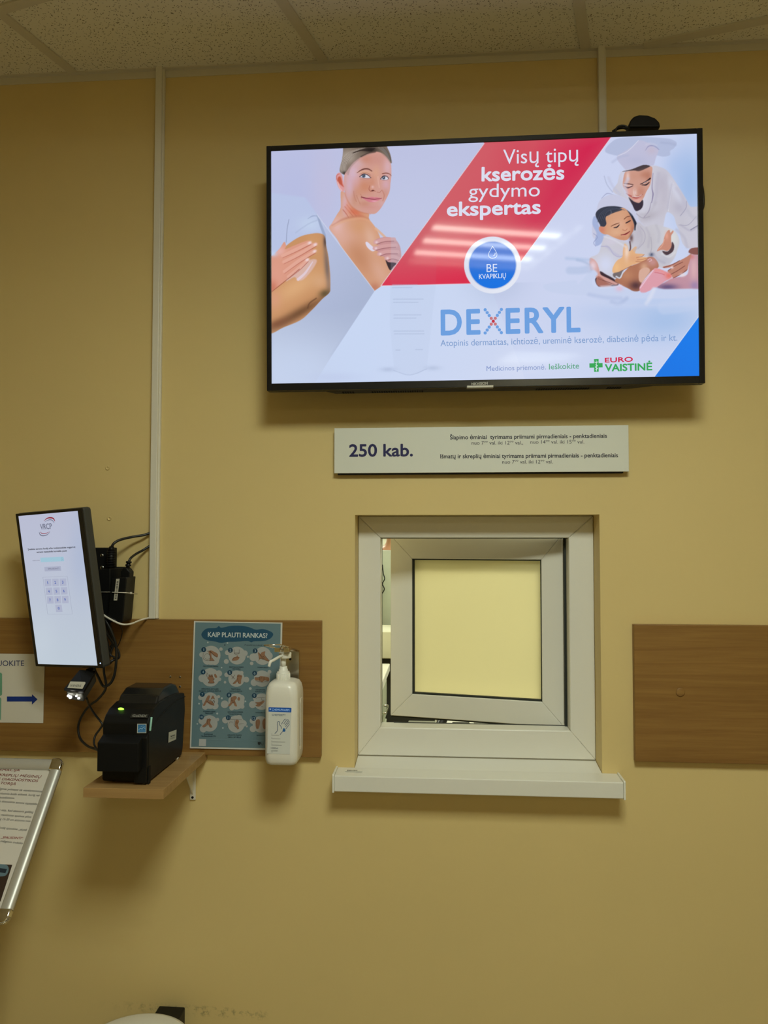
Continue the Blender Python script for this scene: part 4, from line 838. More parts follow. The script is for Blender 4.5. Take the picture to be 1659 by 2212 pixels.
for l, w_, col, a in ((((850, 60), (900, 180), (880, 300), (800, 370)), 5, (188, 184, 198), .5), (((960, 80), (1000, 180), (985, 330)), 4, (184, 180, 196), .55), (((1090, 40), (1130, 150), (1120, 260)), 6, (190, 188, 200), .5), (((1060, 430), (1120, 500), (1200, 540)), 5, (180, 178, 196), .55), (((1170, 420), (1260, 460), (1340, 400)), 3, (224, 224, 230), .7), (((400, 190), (520, 230), (640, 300), (690, 330)), 3, (226, 226, 240), .7), (((430, 320), (520, 400), (600, 450)), 5, (186, 184, 214), .5), (((1360, 100), (1460, 200), (1500, 330)), 6, (186, 184, 202), .5), (((1420, 40), (1540, 110), (1640, 60)), 4, (176, 172, 194), .5)): sc.stroke(D_(*l), w_, col, a, fe=2)
for l, w_, col, a in ((((1080, 560), (1060, 700), (1050, 850), (1020, 1000)), 7, (188, 184, 202), .55), (((1180, 600), (1180, 760), (1160, 960)), 9, (194, 190, 206), .5), (((1270, 720), (1240, 900), (1210, 1060)), 5, (188, 186, 206), .5), (((1340, 780), (1420, 900), (1450, 1000)), 8, (192, 190, 210), .5), (((1500, 1100), (1560, 1180), (1620, 1200)), 8, (190, 190, 206), .5), (((640, 640), (600, 740), (620, 860)), 7, (206, 208, 232), .6), (((820, 1150), (940, 1140), (1040, 980)), 6, (190, 186, 198), .5), (((360, 620), (420, 740), (520, 860)), 5, (190, 194, 222), .5), (((420, 400), (520, 330), (640, 300)), 4, (176, 184, 216), .5), (((1120, 120), (1240, 130), (1320, 150)), 5, (168, 178, 212), .5), (((900, 150), (960, 130), (1050, 160)), 3, (208, 208, 230), .6)): sc.stroke(C_(*l), w_, col, a, fe=2.4)
for i in range(7):
    t = i/6; sc.stroke(C_((200+t*90, 1260-t*40), (250+t*90, 1140-t*30), (360+t*120, 1060+t*8), (480+t*120, 1060+t*30)), 1.1, (34, 38, 52) if i % 2 else (96, 102, 122), .6)
sc.stroke(C_((700, 1180), (745, 1270), (740, 1370)), 3, (30, 30, 42), .7); sc.blob(D_((760, 210))[0], (4, 8), (92, 58, 56), .8)
for x, y in ((410, 780), (470, 800)): sc.stroke(D_((x-90, y-30), (x, y), (x+90, y+36)), 1.2, (110, 62, 58), .6)
# bed linen
sc.fill(D_((-400, 830), (-100, 780), (30, 770), (60, 820), (220, 640), (290, 650), (310, 700), (240, 770), (260, 850), (330, 870), (560, 850), (700, 900), (860, 930), (990, 930), (1060, 870), (1200, 890), (1700, 890), (1700, 1000), (800, 1010), (200, 980), (-300, 930)), (204, 215, 244), 2, sm=3)
for l, w_, col, a in ((((40, 500), (120, 520), (200, 560)), 4, (160, 180, 215), .6), (((-100, 480), (60, 490), (200, 500)), 6, (176, 196, 230), .6), (((-60, 640), (80, 640), (200, 620)), 16, (176, 194, 228), .5), (((360, 860), (500, 850), (620, 850)), 4, (226, 226, 246), .8), (((500, 1060), (600, 1080), (700, 1010)), 8, (168, 184, 222), .5), (((200, 960), (420, 1000), (620, 1010)), 8, (180, 194, 230), .5), (((960, 1080), (1010, 1000), (1060, 890)), 8, (226, 230, 248), .7), (((1200, 1130), (1400, 1110), (1640, 1060)), 30, (196, 212, 244), .6)): sc.stroke(D_(*l), w_, col, a, fe=3)
sc.blob(D_((600, 880))[0], (8, 6), (232, 190, 210), .8)
sc.stroke([(1240, 645), (1350, 660), (1500, 655)], 10, (205, 216, 245), .5, fe=5)
# --- red band
red = sc.mask([(1045, 300), (1319.5, 290), (1319, 298), (1128, 560), (1092, 611), (823, 617.5), (1045.5, 310)], .5)
sc.grad(red, (900, 480), (214, 102, 108), (1240, 520), (216, 26, 76)); sc.grad(red*.85, (1000, 505), (214, 100, 108), (1010, 600), (226, 38, 74), .9)
sc.grad(sc.mask([(1100, 290), (1330, 290), (1130, 560), (1000, 560)], 30)*red, (1120, 400), (214, 80, 96), (1230, 440), (214, 24, 76), .8)
for l in (((1046, 310), (823, 617.5)), ((1319, 298), (1092, 611)), ((823, 617.5), (1092, 611))): sc.stroke(list(l), 1.3, (240, 236, 246), .85, sm=False)
# faint transparent tube of cream
gt = sc.mask([(845, 500), (944, 490), (942, 610), (932, 700), (922, 795), (905, 808), (870, 808), (851, 795), (842, 700)], 1)
sc.put(gt*red, (206, 96, 112), .18); sc.put(gt*(1-red), (190, 204, 232), .22); sc.blob((838, 798), (16, 5), (170, 184, 214), .5); sc.blob((935, 795), (16, 5), (170, 184, 214), .45); sc.stroke([(850, 800), (885, 810), (922, 797)], 1.4, (170, 184, 215), .6)
for y, a, b in ((617, 848, 900), (623, 848, 892), (648, 850, 914), (655, 850, 902), (682, 851, 910), (689, 851, 898), (717, 851, 914), (723, 852, 913), (758, 855, 866), (757, 898, 914)):
    for x in np.arange(a, b, 5.5): sc.stroke([(x, y-.002*x), (x+3.4, y-.002*x-.1)], 2.2, (176, 190, 220), .55, sm=False)
# round badge
sc.blob((1074, 600), (58, 52), (176, 190, 220), .55, clip=wf)
cc = (1064, 572.5); d_ = np.hypot(sc.u-cc[0], sc.v-cc[1])
ring = np.clip((61.5-d_)/1.2+.5, 0, 1); sc.grad(ring, (1020, 520), (216, 220, 240), (1110, 620), (236, 240, 252)); blue = np.clip((50.5-d_)/1.2+.5, 0, 1); sc.grad(blue, (1064, 525), (50, 105, 205), (1064, 610), (20, 118, 232))
sc.put(np.clip(1-np.abs(d_-51.5)/1.3, 0, 1), (140, 160, 205), .5)
# blue corner
sc.grad(sc.mask([(1509.5, 684), (1414, 814), (1530, 814), (1530, 680)], .5), (1500, 700), (24, 128, 242), (1450, 800), (26, 122, 236)); sc.stroke([(1509.5, 683), (1414, 813)], 1.2, (236, 240, 252), .9, sm=False)
screen = sc.build('screen', M_SCREEN, tv)
# lettering shown on the screen
ta = Art(TP); ta.off = .0003
W1 = (226, 228, 246)
ta.text('Visų tipų', (1087, 354.5), (1250, 348.5), 31, W1); ta.text('kserozės', (1040, 391), (1219, 387), 29, W1, bold=.035); ta.text('gydymo', (1012, 427), (1166, 424), 29, W1); ta.text('ekspertas', (965, 466.5), (1168, 461), 29, W1, bold=.035)
ta.flush('headline_lettering', M_SCREEN, screen)
ta.layer(); ta.text('BE', (1051, 588), (1074, 587.5), 17.5, (214, 226, 250)); ta.text('KVAPIKLIŲ', (1034.5, 602.5), (1093, 600.5), 10, (222, 232, 252), bold=.012)
ta.line([(1064, 532), (1059, 541), (1055.5, 548), (1056, 554), (1060, 557.5), (1065, 558), (1071, 556), (1073.5, 550), (1071, 543), (1066.5, 536), (1064, 532)], 1.1, (214, 228, 250), True); ta.line([(1066, 553), (1069, 550), (1069.5, 546)], 1.6, (214, 228, 250), True)
ta.flush('badge_lettering', M_SCREEN, screen)
DB = (112, 164, 230)
for s_, a, b in (('D', 952, 998), ('E', 1007.5, 1038), ('E', 1092.5, 1124), ('R', 1133.5, 1174), ('Y', 1172, 1220), ('L', 1224, 1254)):
    f_ = lambda x: 723.3-(x-952)*.0235
    ta.text(s_, (a, f_(a)), (b, f_(b)), 52.5, DB, bold=.028)
for i, t in enumerate(np.linspace(-1, 1, 9)):
    for sg in (1, -1):
        if sg < 0 and i == 4: continue
        x = 1065.5+17.5*t; y = 694+sg*25*t-.02*(x-1065); r = 3.5
        col = (200, 48, 66) if i == 4 else ((205, 122, 128) if i in (3, 5) else DB)
        ta.ell((x, y), r, r, col, 14)
ta.flush('product_lettering', M_SCREEN, screen)
ta.text('Atopinis dermatitas, ichtiozė, ureminė kserozė, diabetinė pėda ir kt.', (951.5, 748), (1463, 736), 13.5, (128, 160, 210))
ta.flush('tagline_lettering', M_SCREEN, screen)
ta.text('Medicinos priemonė.', (1051, 801.5), (1179, 798), 10.5, (128, 150, 205)); ta.text('Ieškokite', (1186, 798), (1251, 796), 12, (96, 170, 140), bold=.01)
ta.flush('footer_lettering', M_SCREEN, screen)
GR = (60, 172, 92)
ta.poly([(1283, 776), (1293, 775.5), (1293.3, 803), (1283.3, 803.4)], GR); ta.poly([(1273, 785), (1301.5, 784.3), (1301.7, 793.6), (1273.2, 794.4)], GR); ta.layer()
ta.line([(1288, 779), (1288.4, 802)], .9, (230, 240, 250)); ta.line([(1284, 782), (1288, 784), (1292, 781)], 1.0, (230, 240, 250), True); ta.line([(1286, 788), (1290.5, 790), (1286, 793), (1290.5, 796), (1286, 799)], 1.1, (230, 240, 250), True)
ta.text('EURO', (1306.5, 783), (1367, 781), 9.6, (214, 32, 72), bold=.04); ta.text('VAISTINĖ', (1306.5, 802), (1409, 799.5), 14.5, GR, bold=.045)
ta.build('shop_logo', M_SCREEN, screen)
lg = Art(Plane(TP.p3((0, 0), .0026), TP.X, TP.Z), conv=lambda c: lin(c)); lg.text('HIKVISION', (1018, 832), (1054, 830.5), 5.4, (190, 188, 180), bold=.02, shear=.15); lg.build('maker_lettering', M_PRINT, tv)
a = TP.st(1008, 840); b = TP.st(1066, 838)
pbox(TP, (a[0], T0-.0015), (b[0], T0+.004), -.012, .0038, r=.0012).build('sensor_strip', mat('silver_sensor', (.42, .41, .37), .3, .6), tv)
bk = MB(); bk.box((-.12, -.095, 1.98), (.30, -.002, 2.26), r=.004); bk.box((-.16, -.012, 1.95), (.34, -.0005, 2.29), r=.002); bk.build('wall_bracket', M_MATTE, tv)
# black media box and looped lead on top of the television
mbx = empty('media_box', (P(1375, 275, -.07)[0], -.07, P(1375, 280, -.07)[2]), 'small black box with looped lead on top of the television', 'media box')
pr = [P(u, v, -.075) for u, v in ((1352, 290), (1354, 276), (1362, 267), (1374, 263), (1392, 264), (1408, 270), (1417, 279), (1419, 290))]
MB().prism([(p[0], p[2]) for p in pr], -.105, -.045, 'y', bev=.004, seg=3).build('box_body', M_BLACK, mbx)
MB().tube([P(1328, 288, -.08), P(1333, 276, -.08), P(1342, 271.5, -.08), P(1352, 273, -.08), P(1358, 280, -.08)], .0022).build('lead', M_CABLE, mbx)
MB().tube([P(1324, 284, -.075), P(1334, 278, -.07), P(1346, 276, -.065), P(1356, 279, -.07)], .0030).build('lead', M_CABLE, mbx)
cl = MB().tube([P(1500, 385, -.075), P(1514, 396, -.075), P(1519, 425, -.075), P(1517, 452, -.075), P(1502, 460, -.075)], .0032).build('cable', M_CABLE, None, label='black cable bulging out behind the right edge of the television', cat='cable')
# ------------------------------------------------------------------ opening hours board
sg = empty('sign_board', (.09, -.01, 1.665), 'long white board below the television with dark blue opening hours', 'sign')
q = [P(*c, -.018) for c in ((722, 925), (1358, 918), (1358.5, 1019), (722, 1022))]
X0, X1, Z0_, Z1_ = (q[0][0]+q[3][0])/2, (q[1][0]+q[2][0])/2, (q[2][2]+q[3][2])/2, (q[0][2]+q[1][2])/2
MB().box((X0, -.018, Z0_), (X1, -.014, Z1_), r=.0008).build('board', mat('off_white_board', (.72, .73, .66), .45), sg)
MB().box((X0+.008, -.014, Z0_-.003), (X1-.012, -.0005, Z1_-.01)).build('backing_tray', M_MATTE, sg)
sa = Art(wallplane(-.0182), conv=lambda c: lin(c)*1.5); NV = (24, 24, 72); NK = (18, 18, 40)
sa.text('250 kab.', (754, 986), (892, 985), 25.5, NV, bold=.03)
sa.flush('room_number_lettering', M_PRINT, sg)
sa.text('Šlapimo ėminiai  tyrimams priimami pirmadieniais - penktadieniais', (972, 949), (1311, 945.5), 8.6, NK, bold=.022)
def hours(s_, x0, x1, y):
    sa.text(s_, (x0, y), (x1, y-.5), 7.6, NK)
hours('nuo 7ºº val. iki 12ºº val.,', 1019, 1130, 960.5); hours('nuo 14ºº val. iki 15ºº val.', 1146, 1262, 958.5)
sa.flush('opening_hours_lettering', M_PRINT, sg)
sa.text('Išmatų ir skreplių ėminiai tyrimams priimami pirmadieniais - penktadieniais', (951, 990), (1335, 987.5), 8.6, NK, bold=.022); hours('nuo 7ºº val. iki 12ºº val.', 1085, 1194, 1001.5)
sa.build('opening_hours_lettering', M_PRINT, sg)
# ------------------------------------------------------------------ trunking
def trunk(name, ua, va, ub, vb, w_, label, dep=.016, side=.004):
    a = P(ua, va, -dep); b = P(ub, vb, -dep); x = (a[0]+b[0])/2
    t = MB().box((x, -dep, min(a[2], b[2])), (x+w_, 0, max(a[2], b[2])), r=.0015); t.box((x+w_-.001, -.009, min(a[2], b[2])), (x+w_+side, 0, max(a[2], b[2])), r=.0008)
    return t.build(name, M_TRUNK, None, label=label, cat='cable trunking')
trunk('cable_trunking', 336, 142, 320.5, 1337, .0165, 'white vertical cable trunking left of the television, down to the wooden panel')
tr2 = trunk('cable_trunking', 1293, 92, 1294.5, 330, .0150, 'short white cable trunking from the ceiling to the top of the television')
# wooden wall panels
def panel(x0, x1, c, label, grp):
    z1_ = P(*c[0], -.018)[2]; z0_ = P(*c[1], -.018)[2]
    return MB().box((x0, -.018, z0_), (x1, -.0005, z1_), r=.0012).build('wall_panel', M_WOOD, None, label=label, cat='wall panel', group=grp)
PXR = P(693.5, 1490, -.018)[0]
pl_ = panel(-1.75, PXR, ((500, 1340), (550, 1633.5)), 'long brown wooden wall panel behind the poster and printer, left of the window', 'wooden wall panels')
PXL = P(1371, 1490, -.018)[0]
pr_ = panel(PXL, 1.6, ((1500, 1350.3), (1450, 1647)), 'brown wooden wall panel with one round cap, right of the window', 'wooden wall panels')
c = P(1469.5, 1495, -.018); MB().lathe([(.0098, 0), (.0098, .0012), (.0075, .0022)], (0, 0, 0), 24, Matrix.Rotation(math.pi/2, 3, 'X')).build('x', M_BEECH) if False else None
def disc(c, r, h, m, name, parent=None, r2=None, n=24, **k):
    mb = MB(); mb.lathe([(r, 0), (r, h*.7), (r2 or r*.85, h)], c, n, Matrix.Rotation(math.pi/2, 3, 'X')); return mb.build(name, m, parent, **k)
disc(c, .0098, .0022, M_WOOD, 'cover_cap', pr_)
for u, v in ((368, 1461.5), (389, 1462), (389, 1483)):
    c = P(u, v, -.018); disc(c, .0026, .0008, M_SCREW, 'screw', pl_, n=12)
# painted wall plugs
for i, (u, v) in enumerate(((232.5, 1011), (236.5, 1120))):
    c = P(u, v, 0); mb = MB(); mb.lathe([(.0055, 0), (.0052, .0016), (.0030, .0020), (.0026, .0008), (0.0005, .0008)], c, 20, Matrix.Rotation(math.pi/2, 3, 'X'))
    mb.build('wall_plug', M_WALL, None, label='%s of two yellow painted plugs on the wall left of the trunking' % ('upper', 'lower')[i], cat='wall plug', group='painted wall plugs')
# ------------------------------------------------------------------ touch kiosk monitor (portrait, turned left and tipped forward)
ky, kb, kr = -.353, .138, -.049
Rk = np.array(Matrix.Rotation(ky, 3, 'Z') @ Matrix.Rotation(kb, 3, 'X') @ Matrix.Rotation(kr, 3, 'Y'))
KP = Plane((-.851, -.160, 1.394), Rk[:, 0], Rk[:, 2])
km = empty('touch_monitor', (-.85, -.10, 1.21), 'tall portrait touch screen with number keypad hung on the wall, tipped forward', 'monitor')
kw, kh = .1025, .1775
pbox(KP, (-kw, -kh), (kw, kh), -.027, -.0015, r=.006).build('casing', M_GREY, km)
pbox(KP, (-kw+.0008, -kh+.0008), (kw-.0008, kh-.0008), -.004, .0008, r=.0016).build('glass_front', mat('gloss_black_bezel', (.008, .008, .009), .22), km)
pbox(KP, (-kw+.02, -kh+.03), (kw-.02, kh-.03), -.044, -.026, r=.006).build('rear_cover', M_BLACK, km)
ks = Raster(KP, (0, 0), (1, 1), 2, 2, 0)
q = [KP.st(*c) for c in ((40.3, 1114.5), (168.5, 1103.8), (211.5, 1438), (83.5, 1433.5))]
a0, a1, b0, b1 = (q[0][0]+q[3][0])/2, (q[1][0]+q[2][0])/2, (q[2][1]+q[3][1])/2, (q[0][1]+q[1][1])/2
ks = Raster(Plane(KP.p3((0, 0), .0011), KP.X, KP.Z), (a0, b0), (a1, b1), 60, 100, (196, 208, 228))
FK = ks.mask([(0, 1000), (300, 1000), (300, 1500), (0, 1500)]); ks.grad(FK, (100, 1100), (196, 200, 224), (150, 1430), (200, 213, 226)); ks.blob((175, 1200), (25, 90), (178, 192, 222), .6); ks.blob((90, 1380), (30, 60), (208, 220, 232), .6)
M_SCREEN2 = attr_mat('lit_touch_screen', True, rough=.14, spec=.2, strength=.86)
kscreen = ks.build('screen', M_SCREEN2, km)
ka = Art(KP); ka.off = .0015; K_ = Z(40, 1100, 8.85)
def kz(*p): return K_(*p)
GB = (120, 124, 146); RD = (150, 30, 50)
ka.text('VRCP', kz((430, 388))[0], kz((655, 372))[0], 11.8, GB, bold=.02)
ka.line(kz((495, 222), (560, 172), (630, 162), (680, 180), (705, 230)), [.5, 2.2, 3.0, 2.6, .8], RD, True); ka.line(kz((510, 240), (590, 202), (650, 208), (695, 260)), [.4, 1.6, 1.8, .6], GB, True)
ka.line(kz((425, 430), (450, 455), (500, 464), (560, 450), (610, 425)), [.5, 1.4, 1.4, 1, .4], RD, True); ka.line(kz((405, 435), (425, 485), (480, 505), (560, 485), (615, 430)), [.8, 2.0, 2.4, 1.4, .4], GB, True)
TK = (24, 24, 40)
ka.text('Įveskite asmens kodą arba nuskenuokite nugarinę', kz((190, 780))[0], kz((1098, 735))[0], 3.4, TK, bold=.03); ka.text('asmens tapatybės kortelės pusę', kz((358, 832))[0], kz((935, 806))[0], 3.4, TK, bold=.03)
ka.text('ASMENS KODAS', kz((278, 990))[0], kz((418, 983))[0], 1.8, (110, 110, 130)); ka.poly(kz((428, 925), (870, 905), (884, 990), (438, 1012)), (168, 208, 226))
ka.layer(); ka.line(kz((830, 925), (860, 925), (866, 985), (836, 988), (830, 925)), .5, (120, 160, 190)); ka.line(kz((845, 960), (852, 970), (862, 935)), .5, (120, 160, 190))
ka.poly(kz((505, 1102), (818, 1086), (828, 1172), (514, 1186)), (178, 184, 208)); ka.layer(); ka.text('SPAUSDINTI', kz((578, 1152))[0], kz((790, 1144))[0], 3.2, (96, 96, 120))
ka.line(kz((478, 1298), (945, 1278), (1042, 2000), (570, 2000), (478, 1298)), .7, (168, 174, 196))
keys = [['1', '2', '3'], ['4', '5', '6'], ['7', '8', '9']]
for r in range(3):
    for c in range(3):
        x = 575+c*143+r*22; y = 1400+r*166-c*4
        ka.poly(kz((x-64, y-68), (x+60, y-72), (x+68, y+66), (x-56, y+72)), (184, 190, 214))
ka.poly(kz((715, 1825), (836, 1820), (856, 1960), (733, 1964)), (184, 190, 214)); ka.layer()
for r in range(3):
    for c in range(3):
        x = 575+c*143+r*22; y = 1400+r*166-c*4; ka.text(keys[r][c], kz((x-(13 if keys[r][c] != '1' else 5), y+26))[0], kz((x+(15 if keys[r][c] != '1' else 7), y+25))[0], 5.6, (64, 96, 186), bold=.02)
ka.text('0', kz((770, 1915))[0], kz((802, 1914))[0], 5.4, (64, 96, 186), bold=.03)
ka.build('screen_lettering', M_SCREEN2, kscreen)
mb = MB(); s_ = KP.st(217.5, 1432.5); mb.sphere(KP.p3(s_, .001), .0011, seg=10); mb.build('power_light', mat('blue_led', (.2, .3, 1), .3, emit=(.25, .45, 1), estr=9), km)
# arm and wall plate
arm_ = MB(); p = KP.p3((.0, -.01), -.044); arm_.cyl(p, (p[0]+.03, -.02, p[2]-.01), .013); arm_.box((p[0]-.02, -.012, p[2]-.06), (p[0]+.08, -.0005, p[2]+.05), r=.002); arm_.build('wall_arm', M_MATTE, km)
# ------------------------------------------------------------------ bracket plate, power bricks and leads beside the monitor
A0 = P(205, 1183, -.02); A1 = P(247, 1245, -.02)
br = empty('black_bracket', ((A0[0]+A1[0])/2, -.01, A1[2]), 'black metal bracket plate with silver screws behind the touch monitor', 'bracket')
MB().box((A0[0]-.005, -.045, A1[2]), (A1[0]-.002, -.001, A0[2]), r=.002).build('plate', M_MATTE, br)
for u, v in ((220.5, 1200), (221, 1226)):
    disc(P(u, v, -.045), .0042, .002, M_SCREW, 'screw', br, n=14)
pl2 = empty('power_plug', P(240, 1225, -.06), 'black ribbed mains plug standing above the rear power brick', 'plug')
pp = MB(); c0 = P(239, 1226, -.062); c1 = P(240.5, 1190, -.062); pp.cyl(c0, c1, .0085, 14, .0095); pp.cyl(c1, P(241.5, 1180, -.062), .0095, 14, .0050); pp.build('plug_body', M_BLACK, pl2)
rb = MB(); 
for i in range(7):
    t = i/6*.85+.05; c = c0*(1-t)+c1*t; rb.cyl(c, c+np.array([0, 0, .0022]), .0104, 14)
rb.build('ribs', M_MATTE, pl2)
def brick(name, quadpx, Yf, dv, label, m=M_BLACK):
    f = [P(u, v, Yf) for u, v in quadpx]; b = [p+np.array(dv) for p in f]
    cen = sum(f)/4; t = empty(name, (cen[0], Yf+dv[1]/2, min(p[2] for p in f)), label, 'power adapter', 'power adapters')
    mb = MB(); mb.hexa(f, b); bm = bmesh.new(); vs = [bm.verts.new(v) for v in mb.v]; [bm.faces.new([vs[i] for i in fc]) for fc in mb.f]; bmesh.ops.recalc_face_normals(bm, faces=list(bm.faces)); bmesh.ops.bevel(bm, geom=list(bm.edges), offset=.0022, segments=2, profile=.5, affect='EDGES')
    MB().frombm(bm).build('brick_body', m, t); return t, f
t1, f1 = brick('power_adapter', ((212, 1230), (238, 1228), (239, 1345), (216, 1347)), -.085, (.018, .050, 0), 'black power brick nearer the touch monitor, rear of the strapped pair')
t2, f2 = brick('power_adapter', ((241, 1249), (274, 1247), (265, 1345), (231, 1343)), -.100, (-.004, .062, .0), 'black power brick with white barcode label, right one of the strapped pair')
# barcode label on the right brick
AP = wallplane(-.1004); la = Art(AP, conv=lambda c: lin(c)*1.3)
la.poly([(251, 1250.5), (258.5, 1250), (253, 1297), (245.5, 1297)], (170, 165, 150)); la.layer()
y = 1256
while y < 1293:
    h_ = random.choice((.6, .9, 1.5)); k_ = (y-1250)/47; x = 252.5-5.5*k_; la.poly([(x+.6, y), (x+4.2, y), (x+4.1, y+h_), (x+.5, y+h_)], (20, 20, 20)); y += h_+random.choice((.7, 1., 1.4))
la.build('barcode_label', M_PRINT, t2)
ct = MB().tube([P(214, 1279, -.086), P(240, 1279, -.088), P(243, 1279.5, -.103), P(272, 1280.5, -.103), P(275, 1281, -.099)], .0011, 6, smooth=False).tube([P(272, 1280.5, -.102), P(276, 1281, -.096), P(296.5, 1283, -.038)], .0011, 6, smooth=False)
c = P(283, 1281, -.078); ct.box(c-.0022, c+.0022, r=.0005); ct.build('cable_tie', M_WCABLE, None, label='thin white cable tie strapped around the two power bricks', cat='cable tie')
pg = empty('power_plug', P(277, 1247, -.06), 'black plug with short collar on top of the right power brick', 'plug')
g_ = MB(); 
pq = [(266, 1248), (285, 1248), (286, 1235), (279, 1226), (271, 1226), (266, 1234)]; pr = [P(u, v, -.068) for u, v in pq]; g_.prism([(p[0], p[2]) for p in pr], -.082, -.058, 'y', bev=.002); g_.cyl(P(276, 1228, -.07), P(278, 1214, -.066), .0046, 12); 
for v in (1223, 1216): g_.cyl(P(277+(1223-v)*.15, v, -.068), P(277.3+(1223-v)*.15, v-3.5, -.068), .0066, 12)
g_.build('plug_body', M_BLACK, pg)
def cable(pts, r, label, m=M_CABLE, cat='cable', grp=None, name='cable'):
    return MB().tube([P(u, v, y) for u, v, y in pts], r).build(name, m, None, label=label, cat=cat, group=grp)
cable([(241.5, 1181, -.062), (247, 1173, -.060), (260, 1166, -.05), (285, 1160, -.03), (310, 1156, -.016), (324, 1151.5, -.008)], .0031, 'upper black lead arching from the ribbed plug into the trunking')
cable([(278, 1214, -.066), (283, 1205, -.06), (295, 1196, -.035), (308, 1189, -.018), (324, 1179, -.008)], .0029, 'lower black lead from the right power brick into the trunking')
cable([(222, 1327, -.106), (232, 1334, -.110), (245, 1341, -.112), (258, 1347, -.112), (270, 1349, -.108), (285, 1347, -.085), (300, 1341, -.05), (312, 1337, -.03), (322, 1335, -.012)], .0022, 'white cable sagging in front of the power bricks to the trunking foot', M_WCABLE)
GC = 'black cables hanging behind the touch monitor'
cable([(224, 1325, -.095), (238, 1333, -.108), (252, 1342, -.110), (262, 1356, -.09), (264, 1368, -.06), (258, 1388, -.05), (250, 1404, -.05)], .0011, 'thin black wire sagging below the right power brick', grp=GC)
cable([(222, 1330, -.10), (235, 1352, -.10), (246, 1378, -.095), (251, 1400, -.09), (251, 1430, -.09), (247, 1458, -.09), (240, 1474, -.09), (230, 1482, -.09), (222, 1481, -.09), (214, 1466, -.10), (206, 1450, -.11), (203, 1440, -.12)], .0030, 'thick black cable in a long loop ending under the monitor', grp=GC)
cable([(224, 1352, -.08), (233, 1372, -.08), (246, 1392, -.075), (256, 1408, -.07), (257, 1420, -.07), (250, 1424, -.07), (241, 1428, -.075), (232, 1434, -.08), (226, 1437, -.09)], .0028, 'black cable doubled back at the right of the bundle', grp=GC)
cable([(226, 1362, -.07), (234, 1394, -.065), (236, 1408, -.06), (240, 1416, -.06), (247, 1421, -.06), (238, 1433, -.062), (232, 1435, -.065)], .0022, 'thin black cable curled inside the bundle', grp=GC)
cable([(236, 1345, -.06), (242, 1365, -.055), (246, 1382, -.05), (240, 1396, -.05), (233, 1398, -.05)], .0026, 'short black cable in the shadow of the power bricks', grp=GC)
cable([(228, 1338, -.05), (232, 1356, -.045), (240, 1376, -.04), (244, 1392, -.04), (238, 1412, -.045), (233, 1430, -.05)], .0034, 'black cable lying deepest behind the bundle', grp=GC)
cable([(224, 1440, -.10), (225, 1455, -.095), (228, 1470, -.09), (229, 1483, -.088), (224, 1496, -.08), (210, 1512, -.07), (196, 1522, -.06), (182, 1538, -.05), (171, 1560, -.045), (169, 1580, -.05), (175, 1598, -.06), (190, 1612, -.08), (206, 1618, -.10), (214, 1622, -.12)], .0028, 'long black cable looping left from the monitor to the label printer', grp='black cables running down to the label printer')
cable([(187, 1508, -.150), (193, 1524, -.12), (205, 1543, -.10), (216, 1557, -.09), (221, 1566, -.09), (215, 1576, -.09), (206, 1589, -.09), (203, 1603, -.10), (206, 1614, -.11), (214, 1624, -.13)], .0024, 'black cable kinked between the scanner and the label printer', grp='black cables running down to the label printer')
# ------------------------------------------------------------------ hand-held style scanner fixed under the monitor
sn = empty('barcode_scanner', P(165, 1510, -.2), 'small black barcode scanner with white label under the touch monitor', 'scanner')
f = [P(172, 1447, -.155), P(207, 1449, -.150), P(180, 1494, -.195), P(138, 1488, -.205)]
dn = np.array([.010, .012, -.0]); upn = np.cross(f[1]-f[0], f[3]-f[0]); upn /= np.linalg.norm(upn); upn = upn if upn[1] > 0 else -upn
mb = MB(); mb.hexa(f, [p+upn*.006 for p in f]); mb.build('hood', M_BLACK, sn)
g2 = [f[0]*.92+f[1]*.08, f[1]*.97+f[0]*.03, f[2]*.96+f[3]*.04, f[3]*.9+f[2]*.1]
mb = MB(); mb.hexa([p+upn*.006 for p in g2], [p+upn*.032 for p in g2]); bm = bmesh.new(); vs = [bm.verts.new(v) for v in mb.v]; [bm.faces.new([vs[i] for i in fc]) for fc in mb.f]; bmesh.ops.recalc_face_normals(bm, faces=list(bm.faces)); bmesh.ops.bevel(bm, geom=list(bm.edges), offset=.003, segments=2, profile=.5, affect='EDGES'); MB().frombm(bm).build('scanner_body', M_GREY, sn)
SNP = Plane(f[3], f[2]-f[3], f[0]-f[3]); s2 = Art(Plane(SNP.p3((0, 0), .0012), SNP.X, SNP.Z), conv=lambda c: lin(c)*1.6); s2.poly([(152, 1472), (186, 1473), (178, 1488), (145.5, 1486)], (150, 145, 130)); s2.layer(); s2.text('SKENERIS', (151, 1483.2), (175, 1484), 4.6, (20, 20, 20), shear=.1); s2.build('label', M_PRINT, sn)
MB().box(P(185, 1452, -.13), P(206, 1440, -.10), r=.002).build('holder', M_MATTE, sn)
M_LED = mat('white_led', (1, 1, .95), .3, emit=(1, .98, .88), estr=28)
m_ = MB(); m_.hexa([P(144, 1494, -.198), P(176, 1498, -.190), P(170, 1509, -.186), P(146, 1507, -.196)], [P(146, 1494, -.180), P(180, 1498, -.172), P(174, 1508, -.170), P(150, 1506, -.178)]); m_.build('lamp_housing', M_BLACK, sn)
for (u, v, r) in ((147.5, 1503, .0022), (152, 1506, .0030), (165, 1503.5, .0017), (170, 1508, .0024)):
    MB().sphere(P(u, v, -.1985 if u < 160 else -.1935), (r*1.2, r*.7, r), seg=12).build('led', M_LED, sn)
